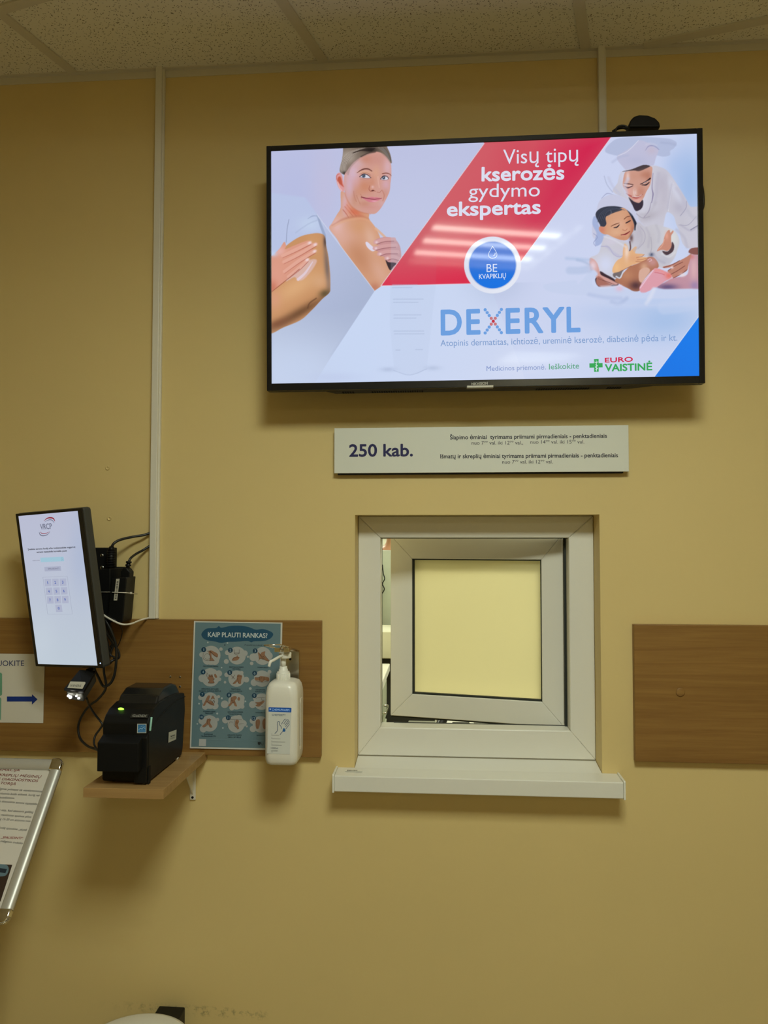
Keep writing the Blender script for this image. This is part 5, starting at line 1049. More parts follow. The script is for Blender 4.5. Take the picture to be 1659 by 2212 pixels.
MB().hexa([P(147, 1493.5, -.2005), P(169, 1495.5, -.196), P(168, 1498.5, -.196), P(147, 1496.5, -.2005)], [P(147, 1493.5, -.1985), P(169, 1495.5, -.194), P(168, 1498.5, -.194), P(147, 1496.5, -.1985)]).build('cover_strip', mat('grey_strip', (.12, .12, .12), .3), sn)
# ------------------------------------------------------------------ shelf
SHZ = 1.003; sx0, sx1 = -.7235, -.557
sh = empty('wall_shelf', ((sx0+sx1)/2, -.15, SHZ-.021), 'small beech laminate shelf on white brackets holding the label printer', 'shelf')
MB().box((sx0, -.290, SHZ-.0195), (sx1, -.001, SHZ), r=.0009).build('board', M_BEECH, sh)
def bracket(x):
    b = MB(); b.box((x-.007, -.24, SHZ-.0225), (x+.007, -.002, SHZ-.0197), r=.0005); zt = SHZ-.0197; zb = P(418, 1728, -.004)[2]
    b.box((x-.007, -.0045, zb), (x+.007, -.0005, zt), r=.0012)
    b.prism([(-.004, zt-.003), (-.070, zt-.003), (-.004, zb+.012)], x-.0012, x+.0012, 'x'); o_ = b.build('bracket', M_TRUNK, sh)
    disc(np.array([x, -.0045, zb+.006]), .003, .0008, M_MATTE, 'screw_hole', o_, n=12)
bx = P(416, 1720, -.004)[0]; bracket(bx); bracket(bx-.115)
# ------------------------------------------------------------------ label printer
px0, px1 = -.700, -.600
pt = empty('label_printer', ((px0+px1)/2, -.15, SHZ), 'black desktop label printer with green light standing on the wall shelf', 'printer')
def bevelled(prof, a, b, name, m, parent, bev, seg=3): mb = MB(); mb.prism(prof, a, b, 'x', bev=bev, seg=seg); return mb.build(name, m, parent)
zz = SHZ+.004
body = [(-.258, zz), (-.262, zz+.006), (-.262, zz+.121), (-.250, zz+.134), (-.232, zz+.144), (-.20, zz+.151), (-.147, zz+.152), (-.09, zz+.149), (-.042, zz+.140), (-.036, zz+.10), (-.050, zz+.012), (-.058, zz)]
bevelled(body, px0+.002, px1, 'lower_case', M_BLACK, pt, .0035)
# raised cover over the paper roll
dome = [(-.215, zz+.140), (-.196, zz+.164), (-.168, zz+.175), (-.115, zz+.176), (-.088, zz+.168), (-.066, zz+.148), (-.07, zz+.13), (-.2, zz+.13)]
bevelled(dome, px0+.010, px1-.004, 'roll_cover', mat('gloss_black_plastic', (.012, .012, .012), .2), pt, .004)
# cutter module on the front
z_lo = P(213, 1667, -.288)[2]; z_hi = P(213, 1602, -.288)[2]
xl = P(211, 1630, -.285)[0]; xr = P(300, 1630, -.285)[0]
bevelled([(-.288, z_lo), (-.288, z_hi-.002), (-.255, z_hi+.012), (-.255, z_lo)], xl, xr, 'cutter_module', M_MATTE, pt, .002)
bevelled([(-.268, SHZ+.004), (-.268, z_hi+.004), (-.258, z_hi+.012), (-.258, SHZ+.004)], px1-.028, px1-.001, 'front_corner', M_BLACK, pt, .002)
# side panel seam and grip
sd = MB(); seam = [(-.264, zz+.098), (-.235, zz+.112), (-.17, zz+.125), (-.10, zz+.133), (-.040, zz+.131)]
sd.tube([(px1+.0001, y, z) for y, z in seam], .0011, 6); sd.build('seam', mat('vent_black', (.002, .002, .002), .9), pt)
mg = MB(); mg.tube([(px1+.0006, -.2565, zz+.104), (px1+.0012, -.2535, zz+.118), (px1+.0006, -.249, zz+.130)], .0024, 10); mg.build('release_latch', mat('mint_latch', (.28, .55, .46), .4), pt)
MB().box((px1-.001, -.262, SHZ+.0005), (px1+.0012, -.250, SHZ+.036), r=.0006).build('side_strip', M_MATTE, pt)
ft_ = [(px0+.02, -.24), (px1-.012, -.25), (px1-.006, -.08), (px0+.02, -.08)]
for x, y in ft_: MB().cyl((x, y, SHZ+.0002), (x, y, SHZ+.0055), .006, 14).build('foot', M_WCABLE if x > -.65 else M_MATTE, pt)
# power light
pk = P(267, 1524.5, -.238); T_ = Matrix.Rotation(math.radians(-35), 3, 'X')
MB().sphere((px0+.030, -.2360, zz+.1430), (.0065, .0050, .0022), T_, 16).build('power_light', mat('green_lamp', (.2, .6, .05), .3, emit=(.35, .95, .06), estr=2.2), pt)
yb_ = P(275, 1544, -.262)
# logo plate + stickers
LP = wallplane(-.2626); l2 = Art(LP, conv=lambda c: lin(c)*1.6)
l2.poly([(296.5, 1563.5), (316.5, 1563.5), (316, 1583.5), (296, 1583.5)], (165, 165, 155)); l2.layer(); l2.poly([(298, 1565), (315.2, 1565), (314.8, 1582), (297.6, 1582)], (44, 96, 140)); l2.layer()
l2.line([(299.5, 1576.5), (304, 1573), (307, 1575), (310, 1571), (313.5, 1574)], .9, (140, 175, 205), True); l2.line([(304, 1570), (309, 1568.2), (313, 1569.5)], .6, (120, 160, 195), True); l2.line([(299, 1579), (314, 1579)], .7, (120, 160, 195))
l2.build('energy_sticker', M_PRINT, pt)
LN = Plane((0, -.250, zz+.1425), (1, 0, 0), (0, .6, .80)); O_ = P(300, 1546, -.2545); LN = Plane(O_+np.array([0, -.0022, .001]), (1, 0, 0), (0, .38, .92)); l3 = Art(LN, conv=lambda c: lin(c)*1.4)
l3.poly([(281, 1550), (319, 1551), (321, 1542.5), (285, 1541.5)], (34, 34, 32)); l3.layer(); l3.text('GoDEX', (286, 1548.3), (317, 1549), 4.6, (120, 120, 115), bold=.035, shear=.15); l3.build('maker_plate', M_PRINT, pt)
SPR = Plane((px1+.0009, 0, 1.1), (0, 1, 0), (0, 0, 1)); l4 = Art(SPR, conv=lambda c: lin(c)*1.9)
l4.poly([(364.5, 1582), (381.5, 1576), (380.5, 1597), (363.5, 1604.5)], (150, 150, 140)); l4.layer(); l4.text('Service', (368, 1592.5), (378, 1588.6), 3.4, (20, 20, 20), bold=.02); l4.text('23232', (368, 1597.5), (377, 1594), 3.0, (20, 20, 20)); l4.build('side_sticker', M_PRINT, pt)
MB().sphere(P(304.5, 1628, -.2688), (.0016, .001, .0022), seg=10).build('latch_pin', M_SCREW, pt)
# ------------------------------------------------------------------ paper sign with arrow on the panel
c = [P(-80, 1411, -.0195), P(97, 1413, -.0195), P(93, 1562, -.0195), P(-84, 1560, -.0195)]
ps = MB(); ps.hexa([p for p in c], [p+np.array([0, .0010, 0]) for p in c]); po = ps.build('paper_sign', mat('white_card', (.70, .67, .60), .6), None, label='white paper sign with a blue arrow pointing right on the wooden panel', cat='sign')
pa = Art(wallplane(-.0198), conv=lambda c: lin(c)*np.array([1.6, 1.75, 2.4])); pa.text('UOKITE', (-6, 1438.5), (52, 1438.5), 11.5, (20, 32, 66), bold=.0)
pa.poly([(15, 1504.5), (69, 1504.5), (69, 1499.5), (81, 1510.8), (69, 1522), (69, 1515.5), (15, 1515.5)], (10, 38, 92))
pa.poly([(-80, 1453), (2, 1453), (4.5, 1456), (4.5, 1500), (2, 1503), (-80, 1503)], (88, 128, 92)); pa.poly([(-80, 1507), (1.5, 1507), (3, 1510), (2, 1555), (-80, 1555)], (96, 132, 100)); pa.build('print', M_PRINT, po)
# ------------------------------------------------------------------ hand washing poster (laminated)
c = [P(419, 1341.5, -.021), P(610, 1345, -.021), P(603.5, 1620.5, -.021), P(410, 1616.5, -.021)]
pb = MB(); pb.hexa(c, [p+np.array([0, .0016, 0]) for p in c]); poster = pb.build('hand_washing_poster', mat('laminated_edge', (.66, .66, .62), .25), None, label='laminated blue grey poster with twelve numbered hand washing steps', cat='poster')
IL = np.array([1.62, 1.76, 2.15]); pc = lambda c: lin(c)*IL
pa = Art(wallplane(-.0213), conv=pc, step=.00012); T = Z(400, 1330, 7.136)
pa.poly([(422, 1344.3), (606.5, 1347), (600.5, 1616.8), (413, 1613.2)], (84, 103, 102)); pa.layer()
TE = (22, 62, 80)
pa.curve(T((255, 270), (330, 200), (470, 190), (520, 160), (560, 185), (700, 158), (850, 155), (980, 175), (1090, 215), (1200, 205), (1330, 250), (1355, 300), (1300, 360), (1200, 390), (1060, 395), (1020, 410), (960, 390), (800, 400), (650, 405), (560, 420), (470, 400), (330, 375), (265, 330)), TE); pa.layer()
pa.text('KAIP PLAUTI RANKAS?', T((350, 325))[0], T((1268, 343))[0], 10.0, (166, 168, 156), bold=.022)
pa.text('Procedūros trukmė: 40 –', T((915, 463))[0], T((1265, 470))[0], 3.8, (36, 50, 58), shear=.2)
BG = (140, 137, 126); SK = (122, 88, 64); SD = (60, 38, 26)
BUB = {1: ((400, 610), 145), 2: ((800, 615), 135), 3: ((1195, 620), 135), 4: ((390, 950), 140), 5: ((790, 970), 125), 6: ((1185, 970), 125), 7: ((385, 1310), 125), 8: ((790, 1320), 125), 9: ((1180, 1325), 125), 10: ((375, 1660), 125), 11: ((785, 1670), 130), 12: ((1165, 1675), 125)}
LOB = {1: ((255, 600, 38), (345, 680, 75), (455, 690, 70), (552, 515, 27)), 2: ((650, 570, 38), (635, 705, 38), (920, 580, 45), (967, 632, 17)), 3: ((1050, 640, 60), (1025, 735, 28), (1290, 620, 60)),
       4: ((265, 965, 60), (520, 890, 50), (530, 980, 28)), 5: ((640, 910, 36), (870, 880, 30), (943, 985, 45), (615, 1025, 20)), 6: ((1065, 1030, 55), (1300, 865, 30), (1260, 920, 50)),
       7: ((240, 1260, 40), (310, 1400, 50), (515, 1248, 25), (460, 1390, 55)), 8: ((610, 1365, 60), (870, 1270, 48), (880, 1400, 35), (720, 1420, 40)), 9: ((1040, 1370, 55), (1090, 1270, 45)),
       10: ((260, 1620, 55), (280, 1745, 55), (500, 1600, 27)), 11: ((620, 1610, 50), (900, 1660, 50), (830, 1580, 50), (950, 1705, 15)), 12: ((1040, 1620, 45), (1045, 1745, 50))}
for k_, ((x, y), r) in BUB.items(): pa.ell(T((x, y))[0], r/7.136, r/7.0, BG, 26)
pa.layer()
for k_, ls in LOB.items():
    for x, y, r in ls:
        pa.ell(T((x, y))[0], r/7.136, r/7.136, BG, 16); pa.off += 2e-6
for x, y, r in ((350, 412, 13), (652, 420, 13), (563, 800, 11), (1005, 1123, 22), (565, 1272, 15), (930, 1320, 13), (495, 1508, 15), (215, 1355, 14), (188, 1667, 12), (582, 1730, 13)): pa.ell(T((x, y))[0], r/7.136, r/7.136, (146, 150, 140), 12)
pa.ell(T((612, 452))[0], 1.3, 1.3, (16, 26, 34), 10); pa.layer()
for k_, (x, y) in zip(range(1, 13), ((288, 522), (698, 532), (1080, 542), (278, 867), (688, 876), (1072, 886), (265, 1212), (677, 1222), (1066, 1232), (252, 1562), (665, 1572), (1055, 1582))):
    pa.ell(T((x, y))[0], 5.3, 5.3, (18, 50, 66), 20)
def hand(pts, dx=0, dy=0): pa.curve(T(*[(x+dx, y+dy) for x, y in pts]), SK, 4)
def ln(pts, w_=.55, col=SD, sm=True): pa.line(T(*pts), w_, col, sm)
hand(((375, 690), (388, 640), (372, 590), (360, 560), (372, 545), (395, 560), (405, 600), (412, 640), (450, 690), (415, 695)))
hand(((375, 545), (400, 535), (450, 555), (503, 590), (500, 640), (460, 625), (415, 590)))
hand(((725, 690), (745, 645), (790, 630), (800, 605), (815, 630), (838, 640), (825, 670), (790, 690)))
hand(((1125, 700), (1140, 660), (1122, 565), (1160, 590), (1180, 565), (1235, 550), (1230, 610), (1300, 700), (1240, 690), (1170, 660)))
hand(((360, 1035), (375, 1000), (345, 960), (362, 940), (375, 905), (395, 925), (415, 905), (440, 960), (455, 975), (432, 1000), (448, 1035))); hand(((448, 910), (465, 895), (490, 930), (490, 955), (460, 950)))
hand(((735, 1045), (790, 990), (800, 930), (822, 905), (850, 915), (880, 930), (865, 990), (860, 1045), (825, 1045), (805, 1015), (775, 1045)))
hand(((1078, 950), (1130, 955), (1160, 930), (1210, 935), (1290, 955), (1285, 1010), (1230, 995), (1185, 1022), (1140, 1000), (1080, 990)))
hand(((275, 1380), (310, 1310), (345, 1240), (372, 1228), (385, 1245), (360, 1320), (390, 1310), (440, 1350), (445, 1385), (380, 1365), (335, 1335), (305, 1385))); hand(((395, 1290), (420, 1235), (440, 1240), (458, 1290), (430, 1275)))
hand(((665, 1385), (700, 1330), (705, 1270), (750, 1240), (790, 1245), (795, 1275), (770, 1310), (800, 1390), (765, 1390), (740, 1345), (695, 1390))); hand(((805, 1290), (825, 1250), (848, 1275), (835, 1310)))
hand(((1080, 1335), (1150, 1330), (1200, 1310), (1225, 1320), (1190, 1360), (1140, 1400), (1085, 1385), (1110, 1360)))
hand(((265, 1700), (320, 1650), (340, 1590), (375, 1575), (400, 1600), (385, 1650), (420, 1715), (380, 1720), (350, 1675), (290, 1720)))
hand(((770, 1680), (780, 1610), (815, 1605), (832, 1630), (815, 1680), (832, 1735), (805, 1745)))
hand(((1085, 1640), (1110, 1600), (1145, 1600), (1155, 1650), (1135, 1735), (1095, 1735))); hand(((1190, 1650), (1205, 1600), (1240, 1590), (1240, 1735), (1205, 1735)))
pa.layer()
for k_, (x, y) in zip(range(1, 13), ((288, 522), (698, 532), (1080, 542), (278, 867), (688, 876), (1072, 886), (265, 1212), (677, 1222), (1066, 1232), (252, 1562), (665, 1572), (1055, 1582))):
    hw = 13 if k_ < 10 else 26
    if k_ in (1,): hw = 4
    if k_ == 11: hw = 16
    pa.text(str(k_), T((x-hw, y+20))[0], T((x+hw, y+20))[0], 5.6, (126, 142, 142))
ln(((280, 570), (282, 660), (330, 688), (455, 692))); ln(((300, 640), (310, 600), (345, 582), (385, 610), (385, 650), (345, 672), (305, 655), (300, 640)), .4); ln(((340, 548), (372, 545), (400, 560), (440, 600), (490, 640)), .7); ln(((372, 590), (390, 640), (380, 690)), .6)
ln(((755, 520), (757, 580), (785, 598), (835, 580), (835, 520)), .6, sm=False); ln(((757, 575), (835, 575)), .4); ln(((725, 690), (760, 648), (835, 640)), .5)
ln(((1140, 570), (1180, 640), (1210, 630), (1215, 660), (1180, 665)), .7); ln(((1160, 600), (1195, 640)), .5); ln(((1220, 600), (1260, 650), (1305, 700)), .5); ln(((1130, 650), (1200, 670), (1290, 700)), .5)
for x in (372, 388, 404, 420): ln(((x, 905), (x+3, 945)), .7)
ln(((325, 880), (345, 890), (360, 930)), .6); ln(((330, 900), (335, 930), (345, 950)), .6); ln(((345, 960), (375, 1000), (360, 1035), (448, 1035), (432, 995), (455, 975)), .6)
ln(((712, 920), (765, 975)), .6); ln(((768, 910), (718, 975)), .6); ln(((805, 960), (830, 1045)), .6); ln(((735, 1045), (790, 985)), .5)
for x in (810, 828, 846, 864): ln(((x, 912), (x-4, 945)), .6)
ln(((1150, 940), (1150, 1000)), .8); ln(((1215, 940), (1215, 1000)), .8); ln(((1165, 950), (1190, 955)), .5); ln(((1165, 970), (1185, 975)), .5); ln(((1078, 955), (1150, 950)), .5); ln(((1085, 1000), (1185, 1022), (1285, 1005)), .5)
ln(((330, 1320), (370, 1340), (445, 1385)), .6); ln(((360, 1310), (390, 1300), (430, 1340)), .6); ln(((425, 1330), (440, 1305), (455, 1325), (440, 1350), (428, 1340)), .8)
ln(((700, 1330), (715, 1300), (740, 1310), (735, 1340), (770, 1325)), .7); ln(((715, 1250), (712, 1290)), .6)
ln(((1085, 1280), (1130, 1260), (1225, 1262)), .4); ln(((1175, 1270), (1185, 1300), (1220, 1300)), .5); ln(((1085, 1345), (1150, 1345), (1200, 1320)), .5); ln(((1110, 1380), (1160, 1360), (1200, 1340)), .5); ln(((1170, 1400), (1200, 1400)), .5)
ln(((350, 1675), (340, 1640), (360, 1600), (385, 1620), (380, 1660)), .6); ln(((350, 1590), (375, 1578), (402, 1590)), 1.2, (150, 148, 138)); ln(((352, 1680), (300, 1715)), .5)
ln(((660, 1605), (690, 1595), (875, 1600)), .4); ln(((650, 1730), (690, 1640), (740, 1640)), .4); ln(((790, 1620), (800, 1660), (815, 1640)), .6); ln(((830, 1670), (900, 1660)), .35); ln(((765, 1610), (755, 1680), (790, 1720)), .6)
ln(((1105, 1610), (1100, 1660), (1120, 1735)), .5)
for s_, x0, x1, y in (('MUILO, DŽIOVINIMO PRIEMONIŲ', 278, 512, 785), ('IŠPILKITE MUILO, KAD PADENGTŲ', 680, 905, 798), ('VISUS PAVIRŠIUS', 728, 855, 826), ('SUTRINKITE DELNUS', 1115, 1280, 803), ('DEŠINĮ DELNĄ ANT KAIRĖS', 252, 515, 1135), ('RANKOS, SUPYNUS PIRŠTUS', 215, 553, 1167), ('TRINKITE DELNUS', 708, 855, 1138), ('SUPYNUS PIRŠTUS', 686, 880, 1170), ('SUKABINKITE', 1088, 1230, 1148), ('PIRŠTUS', 1080, 1228, 1178), ('SUKAMAISIAIS JUDESIAIS', 277, 467, 1482), ('TRINKITE NYKŠTĮ', 308, 432, 1510), ('SUKAMAISIAIS JUDESIAIS', 655, 892, 1490), ('TRINKITE DELNĄ', 668, 875, 1522), ('NUPLAUKITE', 1085, 1225, 1498), ('RANKAS', 292, 427, 1832), ('NUSAUSINKITE', 250, 470, 1862), ('UŽSUKITE ČIAUPĄ', 650, 873, 1845), ('SERVETĖLE', 660, 860, 1878), ('RANKOS', 1105, 1222, 1850)):
    pa.text(s_, T((x0, y))[0], T((x1, y+3))[0], 2.3, (30, 48, 56), bold=.02)
pa.line(T((330, 1905), (1215, 1925)), .35, (120, 138, 138)); pa.poly(T((218, 1898), (325, 1902), (320, 2010), (212, 2006)), (148, 146, 136)); pa.text('U', T((1175, 1995))[0], T((1205, 1996))[0], 5.8, (24, 32, 36)); pa.curve(T((1122, 1948), (1165, 1950), (1160, 1980), (1140, 1992), (1124, 1978)), (24, 32, 36))
pa.build('print', M_PRINTG, poster)
# screw head of the panel seen through nothing; small clip at the lower left
MB().box(P(430, 1614, -.0232), P(442, 1619, -.0216), r=.0004).build('tape', mat('clear_tape', (.70, .69, .62), .3), poster)
# ------------------------------------------------------------------ steel elbow bracket and sanitiser bottle
BYc = -.098
db = empty('dispenser_bracket', P(630, 1440, -.02), 'steel wall bracket with lever arm holding the sanitiser bottle', 'bracket')
c0 = P(606, 1404, -.030); c1 = P(646, 1500, -.030)
zt = P(645, 1405, -.03)[2]; zb = P(640, 1560, -.03)[2]
MB().box((c0[0], -.0255, zb), (P(646.5, 1420, -.024)[0], -.0225, zt), r=.0008).box((c0[0]+.006, -.024, zt-.10), (c0[0]+.03, -.018, zb+.01), r=.001).box((c0[0]+.008, -.047, zb+.005), (c0[0]+.034, -.024, zb+.045), r=.001).build('back_plate', M_STEEL, db)
disc(P(627, 1424, -.026), .0028, .0012, M_MATTE, 'screw', db, n=12)
def rod(mb, *pts, r=.0017): mb.tube([P(*p) for p in pts], r, 10, smooth=False)
lv = MB(); rod(lv, (571, 1394, -.150), (606, 1392.5, -.135), (610, 1394, -.13)); rod(lv, (571, 1394, -.150), (595, 1400, -.115), (618, 1404, -.07)); rod(lv, (610, 1394, -.13), (646, 1406, -.027)); rod(lv, (618, 1404, -.07), (646, 1407, -.030))
pa1, pb1 = P(593.5, 1399, -.118), P(605, 1408.5, -.118); pa2, pb2 = P(614, 1399, -.112), P(625, 1409, -.112); lv.box((pa1[0], -.122, pb1[2]), (pb1[0], -.112, pa1[2]), r=.0008).box((pa2[0], -.116, pb2[2]), (pb2[0], -.100, pa2[2]), r=.0008); lv.build('lever_arm', M_CHROME, db)
pn = MB(); pn.sphere(P(609, 1398, -.125), .0035, seg=12); pn.cyl(P(604, 1393.5, -.13), P(609, 1393.5, -.125), .0022); pn.build('pivot', M_CHROME, db)
# bottle
bl = empty('sanitiser_bottle', (P(608, 1650, BYc)[0], BYc, P(608, 1650, -.135)[2]), 'white pump bottle of hand sanitiser hanging in the steel bracket', 'bottle')
xb0 = P(570.5, 1600, -.135)[0]; xb1 = P(641, 1600, -.135)[0]; ybf, ybb = -.137, -.045
zb0 = P(600, 1652, -.125)[2]; zb1 = P(615, 1469, -.10)[2]
bmx = bmesh.new(); cx, cy = (xb0+xb1)/2, (ybf+ybb)/2; hx, hy = (xb1-xb0)/2, (ybb-ybf)/2
def rrect(hx, hy, r, z, n=6, dy=0.):
    out = []
    for qx, qy, a0 in ((1, 1, 0), (-1, 1, 90), (-1, -1, 180), (1, -1, 270)):
        for i in range(n+1):
            a = math.radians(a0+90*i/n); out.append((cx+qx*(hx-r)+r*math.cos(a), cy+dy+qy*(hy-r)+r*math.sin(a), z))
    return out
H = zb1-zb0
levels = [(.80, .72, .012, 0), (.92, .86, .014, .0025), (.985, .93, .015, .009), (1., .98, .015, .018), (1., 1., .015, .03), (1., 1., .015, H-.036), (.985, .99, .016, H-.024), (.93, .94, .018, H-.012), (.82, .84, .018, H-.004), (.66, .70, .017, H-.0005), (.35, .40, .010, H+.0015)]
vsb = []; fsb = []
for kx, kyy, r, z in levels: vsb += rrect(hx*kx, hy*kyy, min(r, hx*kx*.95, hy*kyy*.95), zb0+z, dy=(1-kyy)*-.012)
n = len(rrect(hx, hy, .01, 0))
for k_ in range(len(levels)-1):
    for i in range(n): fsb.append((k_*n+i, k_*n+(i+1) % n, (k_+1)*n+(i+1) % n, (k_+1)*n+i))
fsb.append(tuple(range(n-1, -1, -1))); fsb.append(tuple((len(levels)-1)*n+i for i in range(n)))
bmb = MB(); bmb.add(vsb, fsb, True); M_BOT = mat('milky_bottle_plastic', (.78, .755, .68), .30, nscale=20, namt=.015); bo = bmb.build('bottle_body', M_BOT, bl)
# grip recess line on the right flank
xr_ = xb1+.0004
MB().box((xr_-.0035, -.100, zb0+.035), (xr_, -.0965, zb0+.132), r=.0008).build('grip_slot', mat('slot_shadow_grey', (.10, .09, .07), .7), bl)
MB().box((xr_-.004, -.094, zb0+.025), (xr_+.0004, -.075, zb0+.140), r=.002).build('grip_rib', M_BOT, bl)
# pump
cpx = P(612, 1460, -.093)[0]; cpy = -.093; zc = zb1
def ring_(prof, name, m=M_WHITE, n=28): mb = MB(); mb.lathe(prof, (cpx, cpy, 0), n); return mb.build(name, m, bl)
zcap0 = P(612, 1478, cpy)[2]; zcap1 = P(612, 1450, cpy)[2]; 
ring_([(.0155, zc-.003), (.0155, zcap0+.001), (.0150, zcap0+.004), (.0153, zcap0+.0045), (.0148, zcap1-.003), (.0135, zcap1), (.0105, zcap1), (.0102, zcap1+.005), (.0088, zcap1+.006), (.0085, zcap1+.011), (.0068, zcap1+.0115)], 'screw_cap')
rbm = MB()
for i in range(26):
    a = 2*math.pi*i/26; rbm.cyl((cpx+.0151*math.cos(a), cpy+.0151*math.sin(a), zcap0+.006), (cpx+.0147*math.cos(a), cpy+.0147*math.sin(a), zcap1-.004), .0008, 5)
rbm.build('cap_ribs', M_WHITE, bl)
zh0 = P(612, 1421, cpy)[2]; zh1 = P(612, 1409, cpy)[2]
ring_([(.0062, zcap1+.010), (.0062, zh0+.001)], 'pump_stem')
hd = MB(); hxc = cpx+.004; hd.lathe([(.0132, zh0), (.0140, zh0+.001), (.0140, zh1-.001), (.0132, zh1)], (hxc, cpy, 0), 28)
ax = [P(610, 1416, -.103), P(603, 1419, -.118), P(591, 1426, -.140), P(584, 1430, -.150), P(581, 1440, -.152)]
hd.tube(ax, .0032, 12); hd.build('pump_head', M_WHITE, bl)
# label
LPn = wallplane(ybf-.0003); lb = Art(LPn, conv=lambda c: lin(c)*np.array([1.75, 1.95, 2.6])); E_ = Z(570, 1500, 13.82)
lb.poly(E_((140, 515), (820, 540), (770, 1790), (98, 1765)), (166, 160, 138)); lb.poly(E_((150, 385), (815, 400), (825, 420), (818, 540), (140, 515), (140, 395)), (12, 66, 124)); lb.layer()
lb.text('CHEMI-PHARM.', E_((240, 482))[0], E_((780, 500))[0], 4.2, (150, 175, 195), bold=.01); lb.poly(E_((170, 425), (222, 428), (180, 475)), (200, 205, 205)); lb.text('CHEMISEPT', E_((238, 635))[0], E_((650, 645))[0], 3.9, (62, 74, 86), bold=.015)
NB = (36, 56, 78)
lb.line(E_((325, 1172), (405, 1070), (410, 850), (420, 815), (450, 808), (472, 840), (470, 905), (510, 950), (530, 1025)), 1.15, NB, True)
for q_ in (((515, 898), (620, 745), (655, 735)), ((590, 885), (690, 750), (725, 755), (720, 790)), ((625, 925), (720, 800), (758, 795), (765, 830)), ((650, 970), (730, 850), (765, 850)), ((650, 1040), (765, 890), (740, 870))): lb.line(E_(*q_), 1.05, NB)
lb.line(E_((485, 1200), (570, 1095)), 1.1, NB); lb.curve(E_((600, 1005), (640, 1060), (640, 1100), (600, 1118), (562, 1098), (565, 1055)), (24, 72, 110)); 
for y_, x_ in ((1222, 455), (1325, 492), (1420, 632), (1518, 535)): lb.line(E_((222, y_-6), (x_, y_+4)), .9, (110, 106, 92)); lb.line(E_((225, y_-42), (250, y_-41)), .7, (110, 106, 92))
lb.text('1000ml', E_((212, 1625))[0], E_((425, 1630))[0], 3.6, (84, 84, 80), bold=.01)
for y_ in (1670, 1692, 1720): lb.line(E_((215, y_), (265 if y_ > 1700 else 410, y_+3)), .7, (110, 106, 92))
lb.build('label', M_PRINTG, bo)
# ------------------------------------------------------------------ snap frame notice on a floor stand, lower left
Ft, Fb = np.array([-.8613, -.1005, 1.0040]), np.array([-.8613, -.3195, .7425])
Zf = (Ft-Fb); Lf = np.linalg.norm(Zf); FP = Plane(Fb, (1, 0, -.004), Zf); WF = .240
fs_ = empty('notice_stand', (-.98, -.28, 0), 'silver snap frame notice stand leaning back in the lower left corner', 'notice stand')
RW = .0255
def rail(a, b, name):
    """rounded aluminium rail between two (s,t) corners"""
    mb = pbox(FP, a, b, -.010, .0, r=.0035)
    return mb.build(name, M_ALU, fs_)
def bead(p, q, n_in, name):
    """half round profile swept from p to q on the frame plane; n_in points inward"""
    prof = [(0, -.009), (0, -.002), (.003, .002), (.009, .0042), (.016, .0035), (.022, .0012), (.0255, -.002), (.0255, -.009)]
    p = np.array(p); q = np.array(q); n_in = np.array(n_in)
    A = [FP.p3(p+n_in*a, b) for a, b in prof]; B = [FP.p3(q+n_in*a, b) for a, b in prof]; m = len(prof); mb = MB(); mb.add(A+B, [(i, (i+1) % m, m+(i+1) % m, m+i) for i in range(m)], True); mb.add(A, [tuple(range(m))]); mb.add(B, [tuple(range(m-1, -1, -1))])
    return mb.build(name, M_ALU, fs_)
bead((0, .026), (0, Lf-.026), (-1, 0), 'side_rail'); bead((-.026, Lf), (-WF+.026, Lf), (0, -1), 'top_rail'); bead((-WF, Lf-.026), (-WF, .026), (1, 0), 'side_rail'); bead((-WF+.026, 0), (-.026, 0), (0, 1), 'bottom_rail')
for s_, t_, a0 in ((0, Lf, 0), (-WF, Lf, 90), (-WF, 0, 180), (0, 0, 270)):
    sx_, sy_ = (-1 if s_ == 0 else 1), (-1 if t_ > 0 else 1); R_ = .013; cxx, cyy = s_+sx_*R_, t_+sy_*R_
    pts = [(cxx+R_*1.06*math.cos(math.radians(a0+i*15)), cyy+R_*1.06*math.sin(math.radians(a0+i*15))) for i in range(7)]
    e = .027
    if a0 == 0: pts = pts+[(s_-e, t_+.0008), (s_-e, t_-e), (s_+.0008, t_-e)]
    elif a0 == 90: pts = pts+[(s_-.0008, t_-e), (s_+e, t_-e), (s_+e, t_+.0008)]
    elif a0 == 180: pts = pts+[(s_+e, t_-.0008), (s_+e, t_+e), (s_-.0008, t_+e)]
    else: pts = pts+[(s_+.0008, t_+e), (s_-e, t_+e), (s_-e, t_-.0008)]
    bm = bmesh.new(); va = [bm.verts.new(FP.p3(p, -.010)) for p in pts]; vb = [bm.verts.new(FP.p3(p, .0052)) for p in pts]; bm.faces.new(va); bm.faces.new(vb[::-1]); m = len(pts)
    for i in range(m): bm.faces.new((va[(i+1) % m], va[i], vb[i], vb[(i+1) % m]))
    bmesh.ops.recalc_face_normals(bm, faces=list(bm.faces)); bmesh.ops.bevel(bm, geom=list(bm.edges), offset=.0035, segments=3, profile=.5, affect='EDGES'); MB().frombm(bm, smooth=True).build('corner_cap', M_CHROME, fs_)
page = pbox(FP, (-WF+.02, .02), (-.02, Lf-.02), -.006, -.004).build('page', mat('white_page', (.70, .66, .60), .5), fs_)
fa_ = Art(Plane(FP.p3((0, 0), -.0037), FP.X, FP.Z), conv=lambda c: lin(c)*1.7); N_ = Z(0, 1600, 5.267)
DR = (92, 22, 18); BK = (34, 32, 34)
